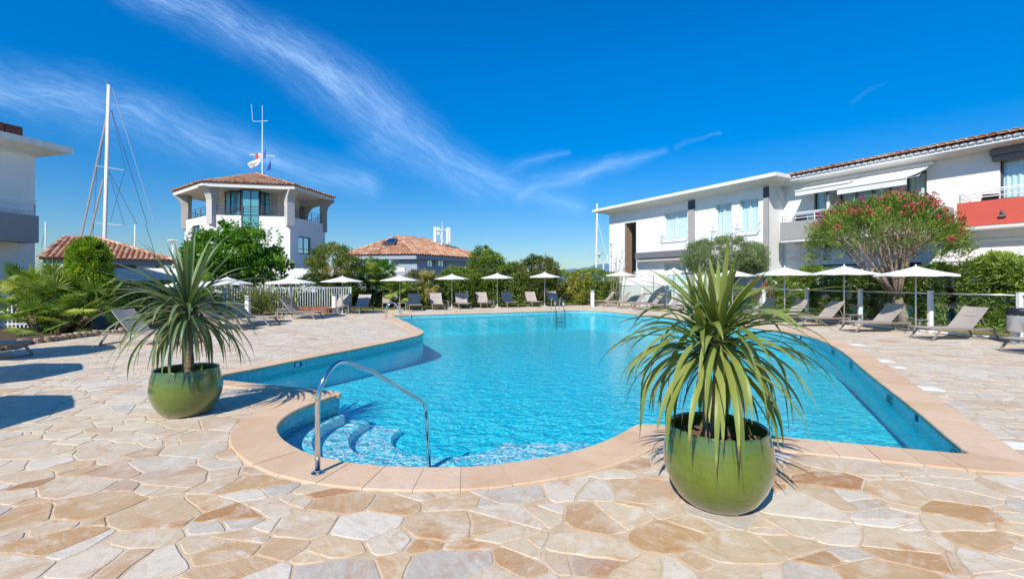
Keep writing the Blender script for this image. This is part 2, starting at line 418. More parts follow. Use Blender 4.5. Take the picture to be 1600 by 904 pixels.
# ------------------------------------------------------------------ pool shell
def mosaic(name, ca, cb_, cell=0.025, grout=(0.55, 0.75, 0.78)):
    m = bpy.data.materials.new(name); m.use_nodes = True; t = NT(m.node_tree); p = t.n['Principled BSDF']
    a = t.new('ShaderNodeUVMap'); uv = a.outputs[0]
    sc = t.vscale(uv, (1/cell, 1/cell, 1))
    fl = t.new('ShaderNodeVectorMath', operation='FLOOR'); t.l.new(sc, fl.inputs[0])
    wnz = t.new('ShaderNodeTexWhiteNoise', noise_dimensions='2D'); t.l.new(fl.outputs[0], wnz.inputs['Vector'])
    c = t.mix(wnz.outputs['Value'], ca, cb_)
    fr = t.new('ShaderNodeVectorMath', operation='FRACTION'); t.l.new(sc, fr.inputs[0])
    s3 = t.new('ShaderNodeSeparateXYZ'); t.l.new(fr.outputs[0], s3.inputs[0])
    g = t.m('MAXIMUM', t.m('LESS_THAN', s3.outputs[0], 0.10), t.m('LESS_THAN', s3.outputs[1], 0.10))
    c = t.mix(t.m('MULTIPLY', g, 0.6), c, grout)
    geo = t.new('ShaderNodeNewGeometry'); s4 = t.new('ShaderNodeSeparateXYZ'); t.l.new(geo.outputs['Position'], s4.inputs[0])
    c = t.mix(t.m('LESS_THAN', s4.outputs[2], -0.30), c, (0.05, 0.82, 0.95))
    t.l.new(c, p.inputs['Base Color']); p.inputs['Roughness'].default_value = 0.25
    return m
M_mosaic = mosaic('turquoise_mosaic', (0.04, 0.36, 0.46), (0.18, 0.66, 0.70))
WL = -0.19
def depth(x, y):
    return -0.66 - 0.38*min(1, max(0, (y-8)/12))
wv_ = []; wf = []; uv = []; per = 0.0
for k in range(n):
    d = depth(*PN[k]); wv_ += [(*PN[k], -0.02), (*PN[k], d)]
me = bpy.data.meshes.new('pool_wall'); fs = []; 
for k in range(n): a_ = 2*k; b_ = 2*((k+1) % n); fs.append((a_, a_+1, b_+1, b_))
me.from_pydata(wv_, [], fs); me.materials.append(M_mosaic); uvl = me.uv_layers.new(name='UVMap')
per = 0
for k in range(n):
    L = math.dist(POOL[k], POOL[(k+1) % n]); d0 = wv_[2*k+1][2]; d1 = wv_[2*((k+1) % n)+1][2]
    for q, uvv in enumerate(((per, -0.02), (per, d0), (per+L, d1), (per+L, -0.02))): uvl.data[k*4+q].uv = uvv
    per += L
struct(link('pool_wall', me))
# floor: grid of quads clipped to the basin (fan of tessellation with interior points for the slope)
def liner(name, c0, c1):
    m = bpy.data.materials.new(name); m.use_nodes = True; t = NT(m.node_tree); p = t.n['Principled BSDF']
    geo = t.new('ShaderNodeNewGeometry'); P = geo.outputs['Position']
    sc = t.vscale(P, (40, 40, 40)); fl = t.new('ShaderNodeVectorMath', operation='FLOOR'); t.l.new(sc, fl.inputs[0])
    wnz = t.new('ShaderNodeTexWhiteNoise', noise_dimensions='2D'); t.l.new(fl.outputs[0], wnz.inputs['Vector'])
    c = t.mix(wnz.outputs['Value'], c0, c1); c = t.mix(t.rng(t.noise(P, 0.6, 3, .5), 0.4, 0.7, 0, 0.25), c, (c0[0]*.7, c0[1]*.85, c0[2]*.95))
    t.l.new(c, p.inputs['Base Color']); p.inputs['Roughness'].default_value = 0.6; return m
M_floor = liner('pool_floor_tiles', (0.07, 0.85, 0.91), (0.17, 0.93, 0.96))
M_step = liner('pool_step_tiles', (0.74, 0.90, 0.93), (0.86, 0.94, 0.95))
def grid_floor():
    g = 0.5; vs = []; fs = []; idx = {}
    xs = np.arange(-7, 10, g); ys = np.arange(3.5, 27.5, g)
    for i, x in enumerate(xs):
        for j, y in enumerate(ys): idx[i, j] = len(vs); vs.append((x, y, depth(x, y)))
    for i in range(len(xs)-1):
        for j in range(len(ys)-1): fs.append((idx[i, j], idx[i+1, j], idx[i+1, j+1], idx[i, j+1]))
    return vs, fs
vs, fs = grid_floor(); b = MB(); b.add(vs, fs); struct(b.build('pool_floor', M_floor))
# roman steps in the rail bay
for k, (cx_, cy_, rr, z1, z0) in enumerate(((-.95, 6.3, 1.62, -.30, -.44), (-.95, 6.55, 1.28, -.44, -.56), (-.9, 6.72, .82, -.56, -.67))):
    b = MB(); A0, A1, N = R(161), R(340), 60; vs = []
    Ro = 2.75
    for i in range(N+1):
        t = A0+(A1-A0)*i/N; ct, st = math.cos(t), math.sin(t)
        # outer point: along the ray, pushed just behind the basin wall
        r_ = rr
        while r_ < Ro and inside(POOL, cx_+ct*r_, cy_+st*r_): r_ += 0.04
        r_ += 0.05
        r_in = rr
        vs += [(cx_+ct*r_in, cy_+st*r_in, z0), (cx_+ct*r_in, cy_+st*r_in, z1-0.025), (cx_+ct*(r_in+0.02), cy_+st*(r_in+0.02), z1), (cx_+ct*max(r_, r_in+.03), cy_+st*max(r_, r_in+.03), z1), (cx_+ct*max(r_, r_in+.03), cy_+st*max(r_, r_in+.03), z0)]
    fs = []
    for i in range(N):
        for e in range(4): fs.append((i*5+e, i*5+e+1, (i+1)*5+e+1, (i+1)*5+e))
    fs.append((0, 1, 2, 3, 4)); fs.append(tuple(N*5+e for e in reversed(range(5))))
    b.add(vs, fs); struct(b.build('pool_step', M_step))

# water
def water_mat():
    m = bpy.data.materials.new('pool_water'); m.use_nodes = True; t = NT(m.node_tree); out = t.n['Material Output']; t.n.remove(t.n['Principled BSDF'])
    geo = t.new('ShaderNodeNewGeometry'); P = geo.outputs['Position']
    # painted caustics: a bright web in the tint stands for light focused by ripples
    wn = t.noise(P, 2.2, 3, 0.6, 0, 1); sv = t.new('ShaderNodeVectorMath', operation='SUBTRACT'); t.l.new(wn, sv.inputs[0]); sv.inputs[1].default_value = (.5, .5, .5)
    sc = t.new('ShaderNodeVectorMath', operation='SCALE'); t.l.new(sv.outputs[0], sc.inputs[0]); sc.inputs['Scale'].default_value = 0.55
    ad = t.new('ShaderNodeVectorMath', operation='ADD'); t.l.new(P, ad.inputs[0]); t.l.new(sc.outputs[0], ad.inputs[1])
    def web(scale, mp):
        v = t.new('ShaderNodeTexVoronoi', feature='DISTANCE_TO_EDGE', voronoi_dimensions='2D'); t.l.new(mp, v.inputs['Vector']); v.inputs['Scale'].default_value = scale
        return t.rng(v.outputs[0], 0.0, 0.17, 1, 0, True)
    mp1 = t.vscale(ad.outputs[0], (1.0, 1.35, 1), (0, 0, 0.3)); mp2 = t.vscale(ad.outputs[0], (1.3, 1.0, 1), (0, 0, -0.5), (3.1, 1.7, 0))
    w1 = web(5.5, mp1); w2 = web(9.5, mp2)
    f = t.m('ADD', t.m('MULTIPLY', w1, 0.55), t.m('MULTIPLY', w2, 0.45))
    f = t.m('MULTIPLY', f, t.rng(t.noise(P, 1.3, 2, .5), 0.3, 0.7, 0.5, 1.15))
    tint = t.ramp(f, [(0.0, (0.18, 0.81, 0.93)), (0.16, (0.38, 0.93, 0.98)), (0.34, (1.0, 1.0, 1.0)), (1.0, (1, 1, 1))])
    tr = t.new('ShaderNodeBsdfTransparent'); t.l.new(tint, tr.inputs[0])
    h1 = t.noise(t.vscale(P, (1.0, 1.3, 1)), 3.2, 3, 0.5, 0.3); h2 = t.noise(P, 13, 3, 0.55, 0.4)
    h = t.m('ADD', t.m('MULTIPLY', h1, 1.0), t.m('MULTIPLY', h2, 0.35))
    bp = t.new('ShaderNodeBump'); bp.inputs['Strength'].default_value = 0.5; bp.inputs['Distance'].default_value = 0.028; t.l.new(h, bp.inputs['Height'])
    g = t.new('ShaderNodeBsdfGlossy'); g.inputs['Roughness'].default_value = 0.03; t.l.new(bp.outputs[0], g.inputs['Normal'])
    fr = t.new('ShaderNodeFresnel'); fr.inputs[0].default_value = 1.33; t.l.new(bp.outputs[0], fr.inputs['Normal'])
    mx = t.new('ShaderNodeMixShader'); t.l.new(t.m('MULTIPLY', fr.outputs[0], 0.75, clamp=True), mx.inputs[0]); t.l.new(tr.outputs[0], mx.inputs[1]); t.l.new(g.outputs[0], mx.inputs[2])
    t.l.new(mx.outputs[0], out.inputs[0]); return m
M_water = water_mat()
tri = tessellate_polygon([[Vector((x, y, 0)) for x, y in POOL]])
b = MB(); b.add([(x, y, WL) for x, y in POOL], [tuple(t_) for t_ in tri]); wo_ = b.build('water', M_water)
bmw = bmesh.new(); bmw.from_mesh(wo_.data); bmesh.ops.recalc_face_normals(bmw, faces=bmw.faces)
if bmw.faces and sum(f.normal.z for f in bmw.faces) < 0: bmesh.ops.reverse_faces(bmw, faces=bmw.faces)
bmw.to_mesh(wo_.data); bmw.free(); struct(wo_)

# ================================================================== GROUND
def sheet_with_hole(outer, hole, z, name, m):
    tri = tessellate_polygon([[Vector((x, y, 0)) for x, y in outer], [Vector((x, y, 0)) for x, y in hole]])
    pts = list(outer)+list(hole); b = MB(); fs = []
    for t_ in tri:
        p = [pts[i] for i in t_]; ar = (p[1][0]-p[0][0])*(p[2][1]-p[0][1])-(p[2][0]-p[0][0])*(p[1][1]-p[0][1])
        fs.append(tuple(t_) if ar > 0 else tuple(reversed(t_)))
    b.add([(x, y, z) for x, y in pts], fs); return b.build(name, m)
def ground_mat():
    m = bpy.data.materials.new('dry_grass_ground'); m.use_nodes = True; t = NT(m.node_tree); p = t.n['Principled BSDF']
    geo = t.new('ShaderNodeNewGeometry'); P = geo.outputs['Position']
    c = t.ramp(t.noise(P, 1.3, 6, .65), [(0.3, (0.16, 0.14, 0.05)), (0.5, (0.26, 0.20, 0.09)), (0.7, (0.36, 0.27, 0.14))])
    c = t.mix(t.rng(t.noise(P, 30, 3, .7), .45, .7, 0, .5), c, (0.12, 0.09, 0.04))
    t.l.new(c, p.inputs['Base Color']); p.inputs['Roughness'].default_value = 0.95
    b = t.new('ShaderNodeBump'); b.inputs['Distance'].default_value = 0.04; t.l.new(t.noise(P, 25, 4, .7), b.inputs['Height']); t.l.new(b.outputs[0], p.inputs['Normal'])
    return m
HOLE = [(PN[k][0]+NRM[k][0]*0.02, PN[k][1]+NRM[k][1]*0.02) for k in range(0, n, 3)]
HOLE_ = [tuple(p) for p in HOLE]
struct(sheet_with_hole([(-3000, -400), (3000, -400), (3000, 5000), (-3000, 5000)], HOLE_, -0.022, 'ground', ground_mat()))

fence_R = [(14.9, 8.3), (14.45, 10.5), (14.0, 12.7), (13.35, 14.7), (12.85, 17.0), (12.35, 19.3), (11.8, 21.6), (11.2, 23.9), (10.5, 26.2), (9.6, 28.5), (8.7, 30.8), (7.8, 33.1)]
DECK = [(-19, -5), (17, -5), (16.2, 3)] + [(x+0.05, y) for x, y in fence_R] + [(5.5, 32.0), (3.0, 29.8), (-1, 28.2), (-5.5, 26.6), (-8.5, 25.6), (-10.8, 23.3), (-12.1, 20.5), (-12.3, 17), (-12.55, 14.6), (-13.0, 12.6), (-14.2, 11.6), (-19, 11.0)]
def grout_mat():
    m = bpy.data.materials.new('paving_joint'); m.use_nodes = True; t = NT(m.node_tree); p = t.n['Principled BSDF']
    geo = t.new('ShaderNodeNewGeometry'); P = geo.outputs['Position']
    c = t.ramp(t.noise(P, 5, 5, .6), [(0.3, (0.50, 0.36, 0.22)), (0.5, (0.60, 0.46, 0.31)), (0.75, (0.70, 0.58, 0.44))])
    c = t.mix(t.rng(t.noise(P, 80, 3, .6), .5, .75, 0, .35), c, (0.35, 0.25, 0.15))
    t.l.new(c, p.inputs['Base Color']); p.inputs['Roughness'].default_value = 0.95
    b = t.new('ShaderNodeBump'); b.inputs['Strength'].default_value = .5; b.inputs['Distance'].default_value = 0.01; t.l.new(t.noise(P, 90, 4, .7), b.inputs['Height']); t.l.new(b.outputs[0], p.inputs['Normal'])
    return m
struct(sheet_with_hole(DECK, HOLE_, -0.0065, 'paving_bed', grout_mat()))

# crazy paving: a weighted Voronoi layout, some cells split again; every slab a convex polygon with a wavy edge
def clip(poly, nx, ny, c):      # keep nx*x+ny*y <= c
    out = []; m_ = len(poly)
    for i in range(m_):
        a_ = poly[i]; b_ = poly[(i+1) % m_]; da = nx*a_[0]+ny*a_[1]-c; db = nx*b_[0]+ny*b_[1]-c
        if da <= 0: out.append(a_)
        if (da < 0 < db) or (db < 0 < da):
            t_ = da/(da-db); out.append((a_[0]+(b_[0]-a_[0])*t_, a_[1]+(b_[1]-a_[1])*t_))
    return out
def parea(p): return sum(p[i][0]*p[(i+1)%len(p)][1]-p[(i+1)%len(p)][0]*p[i][1] for i in range(len(p)))/2
SX = 1.35
rs = random.Random(5); sp_ = 0.255
def warp(x, y):       # slabs run with changing direction over the terrace
    a_ = 0.30*math.sin(x*0.35+1.0)+0.25*math.sin(y*0.5)
    return a_
sites = {}
X0, X1, Y0, Y1 = -19/SX, 17/SX, -5, 34
gx = int((X1-X0)/sp_); gy = int((Y1-Y0)/sp_)
for i in range(gx):
    for j in range(gy):
        sites[i, j] = (X0+(i+rs.uniform(.02, .98))*sp_, Y0+(j+rs.uniform(.02, .98))*sp_, (rs.uniform(0, 1)**2.2)*0.060)
slabs = []
OUT_L = [tuple(p) for p in OUTER[::2]]; OA = np.array(OUT_L); ON = NRM[::2]
DK = DECK; POOL_L = [tuple(p) for p in (PN-NRM*0.0)[::3]]
def wob(x, y): return (0.011*math.sin(7.3*x+3.1*y+1)+0.008*math.sin(-11*x+13*y)+0.004*math.sin(31*x+22*y+2), 0.011*math.sin(6.1*y-4.7*x+2)+0.008*math.sin(12*x+9*y+.5)+0.004*math.sin(-27*x+35*y))
for (i, j), (x, y, wt) in sites.items():
    g = 0.0045+rs.random()**2*0.006
    poly = [(x-1, y-1), (x+1, y-1), (x+1, y+1), (x-1, y+1)]
    for di in range(-3, 4):
        for dj in range(-3, 4):
            if (di or dj) and (i+di, j+dj) in sites:
                a_, b_, w2 = sites[i+di, j+dj]; nx, ny = a_-x, b_-y; L = math.hypot(nx, ny)
                c = (a_*a_+b_*b_-x*x-y*y-w2+wt)/2
                poly = clip(poly, nx/L, ny/L, c/L-g)
                if len(poly) < 3: break
        if len(poly) < 3: break
    if len(poly) < 3 or parea(poly) < 0.006: continue
    parts = [poly]
    if parea(poly) > 0.10 and rs.random() < .5 or rs.random() < .16:
        cx_ = sum(p[0] for p in poly)/len(poly); cy_ = sum(p[1] for p in poly)/len(poly); t_ = rs.uniform(0, PI)
        nx, ny = math.cos(t_), math.sin(t_); c = nx*cx_+ny*cy_+rs.uniform(-.06, .06)
        parts = [clip(poly, nx, ny, c-g), clip(poly, -nx, -ny, -c-g)]
        if rs.random() < .35 and len(parts[0]) > 2 and parea(parts[0]) > .04:
            q0 = parts[0]; ax_ = sum(p[0] for p in q0)/len(q0); ay_ = sum(p[1] for p in q0)/len(q0); t2 = t_+rs.uniform(1.0, 2.1); nx, ny = math.cos(t2), math.sin(t2); c = nx*ax_+ny*ay_
            parts = [clip(q0, nx, ny, c-g), clip(q0, -nx, -ny, -c-g), parts[1]]
    for p in parts:
        if len(p) < 3 or parea(p) < 0.006: continue
        # stretch to world, bend
        q = [(a_*SX, b_) for a_, b_ in p]
        cx_ = sum(a_[0] for a_ in q)/len(q); cy_ = sum(a_[1] for a_ in q)/len(q)
        if not inside(DK, cx_, cy_): continue
        d2 = ((OA-np.array((cx_, cy_)))**2).sum(1); k = int(d2.argmin())
        if d2[k] < 1.4 or inside(OUT_L, cx_, cy_):
            nn = ON[k]; pt = OA[k]
            if inside(OUT_L, cx_, cy_) and d2[k] > 0.35: continue
            q = clip(q, -nn[0], -nn[1], -(nn[0]*pt[0]+nn[1]*pt[1])-0.008)
            # second clip for corners
            if len(q) >= 3:
                for (qx, qy) in list(q):
                    dd = ((OA-np.array((qx, qy)))**2).sum(1); kk = int(dd.argmin())
                    if inside(OUT_L, qx, qy) and dd[kk] > 0.0004:
                        nn = ON[kk]; pt = OA[kk]; q = clip(q, -nn[0], -nn[1], -(nn[0]*pt[0]+nn[1]*pt[1])-0.008)
                        if len(q) < 3: break
            if len(q) < 3 or abs(parea(q)) < 0.008: continue
        if any(inside(POOL_L, qx, qy) for qx, qy in q): continue
        slabs.append(q)
b = MB(); rc = random.Random(3)
for q in slabs:
    # round the corners a little and subdivide edges
    m_ = len(q); pts = []
    near = min(math.hypot(*q[0]), 99) < 9
    for i in range(m_):
        a_ = q[i-1]; c_ = q[i]; d_ = q[(i+1) % m_]
        la = math.dist(a_, c_); ld = math.dist(c_, d_)
        if la < 0.02 or ld < 0.02: pts.append(c_); continue
        ra = min(rc.uniform(.012, .05), la*.35); rd = min(rc.uniform(.012, .05), ld*.35)
        pa = (c_[0]+(a_[0]-c_[0])*ra/la, c_[1]+(a_[1]-c_[1])*ra/la); pd = (c_[0]+(d_[0]-c_[0])*rd/ld, c_[1]+(d_[1]-c_[1])*rd/ld)
        pts.append(pa)
        if near: pts.append(((pa[0]+pd[0])/4+c_[0]/2, (pa[1]+pd[1])/4+c_[1]/2))
        pts.append(pd)
        if near:
            ed = math.dist(pd, d_)*.8; kk = int(ed/0.06)
            e2 = min(.03, ld*.35); pe = (d_[0]+(c_[0]-d_[0])*e2/ld, d_[1]+(c_[1]-d_[1])*e2/ld)
            for s_ in range(1, kk): pts.append((pd[0]+(pe[0]-pd[0])*s_/kk*.97, pd[1]+(pe[1]-pd[1])*s_/kk*.97))
    P2 = [(x+wob(x, y)[0]*.9, y+wob(x, y)[1]*.9) for x, y in pts]
    cx_ = sum(p[0] for p in P2)/len(P2); cy_ = sum(p[1] for p in P2)/len(P2); m_ = len(P2)
    z = rc.uniform(-0.002, 0.001); b.cur = rc.random(); sm = 0.006
    low = [(x, y, -0.0075) for x, y in P2]; edge = [(x, y, z-0.003) for x, y in P2]
    top = []
    for x, y in P2:
        L = math.hypot(cx_-x, cy_-y)+1e-6; top.append((x+(cx_-x)/L*sm, y+(cy_-y)/L*sm, z))
    fs = [tuple(range(2*m_, 3*m_))]
    for i in range(m_):
        k = (i+1) % m_; fs += [(i, k, m_+k, m_+i), (m_+i, m_+k, 2*m_+k, 2*m_+i)]
    b.add(low+edge+top, fs)
def slab_mat():
    m = bpy.data.materials.new('crazy_paving_stone'); m.use_nodes = True; t = NT(m.node_tree); p = t.n['Principled BSDF']
    a = t.new('ShaderNodeAttribute', attribute_name='rnd'); geo = t.new('ShaderNodeNewGeometry'); P = geo.outputs['Position']; r = a.outputs['Fac']
    sp3 = t.new('ShaderNodeSeparateXYZ'); t.l.new(P, sp3.inputs[0])
    # base tone of each slab; the terrace is warmer and browner near the viewer
    pale = t.ramp(r, [(0, (0.58, 0.47, 0.34)), (0.15, (0.62, 0.55, 0.44)), (0.35, (0.55, 0.47, 0.36)), (0.5, (0.66, 0.56, 0.41)), (0.62, (0.50, 0.46, 0.40)), (0.78, (0.68, 0.59, 0.45)), (0.9, (0.54, 0.38, 0.23)), (1, (0.70, 0.64, 0.53))])
    warm = t.ramp(r, [(0, (0.40, 0.18, 0.055)), (0.08, (0.50, 0.30, 0.13)), (0.2, (0.62, 0.50, 0.35)), (0.33, (0.54, 0.38, 0.21)), (0.45, (0.68, 0.59, 0.46)), (0.55, (0.47, 0.41, 0.34)), (0.66, (0.66, 0.50, 0.31)), (0.78, (0.48, 0.28, 0.12)), (0.88, (0.70, 0.62, 0.50)), (1, (0.36, 0.15, 0.04))])
    big = t.noise(P, 0.55, 3, .55)
    wz = t.m('ADD', t.rng(sp3.outputs[1], 3.1, 5.8, 1.1, 0.18), t.rng(big, .35, .65, -0.3, 0.4), clamp=True)
    c = t.mix(wz, pale, warm)
    # veins per slab: direction differs by slab
    cmb = t.new('ShaderNodeCombineXYZ'); t.l.new(t.m('MULTIPLY', r, 37.0), cmb.inputs[0]); t.l.new(t.m('MULTIPLY', r, 91.0), cmb.inputs[1])
    ad = t.new('ShaderNodeVectorMath', operation='ADD'); t.l.new(P, ad.inputs[0]); t.l.new(cmb.outputs[0], ad.inputs[1])
    vr = t.new('ShaderNodeVectorRotate', rotation_type='Z_AXIS'); t.l.new(ad.outputs[0], vr.inputs['Vector']); t.l.new(t.m('MULTIPLY', r, 47.0), vr.inputs['Angle'])
    st = t.vscale(vr.outputs[0], (1.2, 6.5, 1)); v1 = t.noise(st, 2.4, 6, .62, 1.3)
    c = t.mix(t.rng(v1, .5, .78, 0, .35), c, (0.70, 0.64, 0.54))
    c = t.mix(t.rng(v1, .46, .25, 0, .45), c, (0.42, 0.25, 0.12))
    bl = t.noise(ad.outputs[0], 3.3, 5, .65, .6)
    c = t.mix(t.rng(bl, .53, .70, 0, .6), c, (0.72, 0.68, 0.61))
    rust = t.noise(ad.outputs[0], 1.9, 5, .7, .8); c = t.mix(t.m('MULTIPLY', t.rng(rust, .55, .68, 0, .75), wz), c, (0.46, 0.20, 0.055))
    grit = t.noise(P, 16, 6, .75); c = t.mix(t.rng(grit, .52, .70, 0, .45), c, (0.40, 0.33, 0.26)); c = t.mix(t.rng(grit, .46, .32, 0, .35), c, (0.76, 0.71, 0.62))
    c = t.mix(t.rng(bl, .40, .24, 0, .35), c, (0.36, 0.31, 0.27))
    c = t.mix(t.rng(t.noise(P, 55, 4, .7), .5, .8, 0, .3), c, (0.36, 0.27, 0.18))
    t.l.new(c, p.inputs['Base Color'])
    t.l.new(t.rng(bl, .3, .7, .5, .8), p.inputs['Roughness']); p.inputs['Specular IOR Level'].default_value = .3
    b_ = t.new('ShaderNodeBump'); b_.inputs['Strength'].default_value = .5; b_.inputs['Distance'].default_value = 0.012
    t.l.new(t.m('ADD', t.m('MULTIPLY', v1, .6), t.m('MULTIPLY', t.noise(P, 45, 5, .65), .35)), b_.inputs['Height']); t.l.new(b_.outputs[0], p.inputs['Normal'])
    return m
struct(b.build('stone_paving', slab_mat()))
print('slabs', len(slabs))

# ================================================================== generic building helpers
class Frame:
    """local axes: a along the facade, b into the building, z up"""
    def __init__(s, O, u):
        s.O = Vector((*O, 0)); s.u = Vector((*u, 0)).normalized(); s.k = Vector((-s.u.y, s.u.x, 0))
    def __call__(s, a, b, z): return s.O + s.u*a + s.k*b + Vector((0, 0, z))
    def a_at(s, px, b):
        r = (px-800)/F
        return (r*(s.O.y+s.k.y*b)-s.O.x-s.k.x*b)/(s.u.x-r*s.u.y)
    def z_at(s, px, py, b):
        Y = s(s.a_at(px, b), b, 0).y; return PZ(py, Y)
def fbox(mb, fr, a0, a1, b0, b1, z0, z1):
    pts = [fr(a0,b0,z0), fr(a1,b0,z0), fr(a1,b1,z0), fr(a0,b1,z0), fr(a0,b0,z1), fr(a1,b0,z1), fr(a1,b1,z1), fr(a0,b1,z1)]
    return mb.hexa(pts)
def wall_holes(mb, fr, a0, a1, b0, b1, z0, z1, holes):
    """wall slab with rectangular openings (ha0,ha1,hz0,hz1)"""
    xs = sorted({a0, a1, *[h[0] for h in holes], *[h[1] for h in holes]}); zs = sorted({z0, z1, *[h[2] for h in holes], *[h[3] for h in holes]})
    xs = [x for x in xs if a0 <= x <= a1]; zs = [z for z in zs if z0 <= z <= z1]
    for i in range(len(xs)-1):
        run = None
        for j in range(len(zs)-1):
            cx_, cz = (xs[i]+xs[i+1])/2, (zs[j]+zs[j+1])/2
            hit = any(h[0] < cx_ < h[1] and h[2] < cz < h[3] for h in holes)
            if not hit:
                if run is None: run = zs[j]
            if hit and run is not None: fbox(mb, fr, xs[i], xs[i+1], b0, b1, run, zs[j]); run = None
        if run is not None: fbox(mb, fr, xs[i], xs[i+1], b0, b1, run, zs[-1])
def window(parent, fr, a0, a1, z0, z1, b, mull=1, frame_m=None, curtain=True, glass=None, name='window', open_part=0.0, fw=0.05, barz=None):
    m = MB()
    for (x0, x1, q0, q1) in ((a0, a1, z0, z0+fw), (a0, a1, z1-fw, z1), (a0, a0+fw, z0+fw, z1-fw), (a1-fw, a1, z0+fw, z1-fw)): fbox(m, fr, x0, x1, b, b+0.06, q0, q1)
    for k in range(1, mull+1):
        c = a0+(a1-a0)*k/(mull+1); fbox(m, fr, c-fw*.5, c+fw*.5, b+0.003, b+0.057, z0+fw, z1-fw)
    if barz:
        for zz in barz: fbox(m, fr, a0+fw, a1-fw, b+0.006, b+0.054, zz-.02, zz+.02)
    wnd = m.build(name, frame_m or M_whitesm, parent)
    g = MB(); fbox(g, fr, a0+fw, a1-fw, b+0.028, b+0.034, z0+fw, z1-fw); g.build('pane', glass or M_glass, wnd)
    if curtain:
        c = MB(); c.smooth = True; N = max(8, int((a1-a0)*14)); vs = []
        for i in range(N*2+1):
            t = i/(N*2); a_ = a0+.03+(a1-a0-.06)*t; bb = b+0.105+0.028*math.sin(t*N*2.4+math.sin(t*9)*1.2)
            vs += [fr(a_, bb, z0+.03), fr(a_, bb, z1-.02)]
        c.add(vs, [(2*i, 2*i+2, 2*i+3, 2*i+1) for i in range(N*2)])
        c.build('curtain', M_curtain, wnd)
    d = MB(); fbox(d, fr, a0-.02, a1+.02, b+0.3, b+0.34, z0-.02, z1+.02); d.build('room_shade_sheet', M_dark, wnd)  # near-black sheet paints the unlit room's shade behind the pane
    return wnd
def rail_set(parent, fr, pts, z0, heights, m, r=0.02, post_every=1.2, name='railing'):
    """pts: list of (a,b) polyline"""
    mb = MB()
    for h in heights: mb.tube([fr(a, b, z0+h) for a, b in pts], r, 6)
    for i in range(len(pts)-1):
        (a, b), (c, d) = pts[i], pts[i+1]; L = math.dist(pts[i], pts[i+1]); k = max(1, int(L/post_every))
        for j in range(k+1):
            t = j/k; p = (a+(c-a)*t, b+(d-b)*t); mb.tube([fr(*p, z0), fr(*p, z0+heights[-1])], r*1.1, 6)
    return mb.build(name, m, parent)
def tile_face(mb, A, B, poly3, spacing=0.24, tl=0.38, r=0.105, lift=0.0, prof=5):
    """barrel-tiled roof face: A,B eave ends (3D); poly3 = polygon of the face incl. A,B"""
    A = Vector(A); B = Vector(B); u = (B-A).normalized(); L = (B-A).length
    nrm = None
    for p in poly3:
        c = u.cross(Vector(p)-A)
        if c.length > .3: nrm = c.normalized(); break
    if nrm.z < 0: nrm = -nrm
    v = nrm.cross(u)
    if v.z < 0: v = -v
    P2 = [((Vector(p)-A).dot(u), (Vector(p)-A).dot(v)) for p in poly3]
    # base sheet
    mb.cur = 0.3; mb.add([Vector(p)+nrm*0.01 for p in poly3], [tuple(range(len(poly3)))])
    k = int(L/spacing)
    umin = min(p[0] for p in P2); umax = max(p[0] for p in P2)
    s = umin+spacing/2
    while s < umax:
        vv = []
        for i in range(len(P2)):
            a_, b_ = P2[i], P2[(i+1) % len(P2)]
            if (a_[0]-s)*(b_[0]-s) < 0: t = (s-a_[0])/(b_[0]-a_[0]); vv.append(a_[1]+(b_[1]-a_[1])*t)
        if len(vv) >= 2:
            v0, v1 = min(vv), max(vv); q = v0-(0.07 if v0 < .02 else 0)
            while q < v1-.05:
                e = min(q+tl*1.04, v1+.03); mb.cur = random.random(); pts = []
                for (t_, rr, lf) in ((q, r*1.03, 0.030), (e, r*0.90, 0.004)):
                    for j in range(prof+1):
                        an = PI*j/prof; pts.append(A+u*(s+math.cos(an)*rr)+v*t_+nrm*(math.sin(an)*rr*.85+lf+lift))
                mb.add(pts, [(j+1, j, prof+1+j, prof+2+j) for j in range(prof)])
                # front lip thickness
                if q < v0+.02 or q < .02: mb.add([p+v*.03 for p in pts[:prof+1]], [tuple(range(prof+1))])
                o2 = [p-nrm*0.018 for p in pts[:prof+1]]; mb.add(pts[:prof+1]+o2, [(j, j+1, prof+2+j, prof+1+j) for j in range(prof)])
                q += tl
        s += spacing
def ridge_tiles(mb, P, Q, r=0.11, tl=0.4):
    P = Vector(P); Q = Vector(Q); L = (Q-P).length; d = (Q-P)/L; k = max(1, int(L/tl))
    for i in range(k):
        mb.cur = random.random(); a_ = P+d*(L*i/k); b_ = P+d*(L*(i+1)/k+.03); x = d.cross(Vector((0,0,1))).normalized(); y = x.cross(d).normalized(); vs = []
        for p, rr in ((a_, r*1.1), (b_, r*.92)):
            for j in range(6):
                an = PI*j/5; vs.append(p+x*math.cos(an)*rr+y*(math.sin(an)*rr+.02))
        mb.add(vs, [(j, j+1, 7+j, 6+j) for j in range(5)])

# ================================================================== RIGHT HOTEL WING (white block with cornice)
FR = Frame((14.17, 25.4), (.486, -.874))
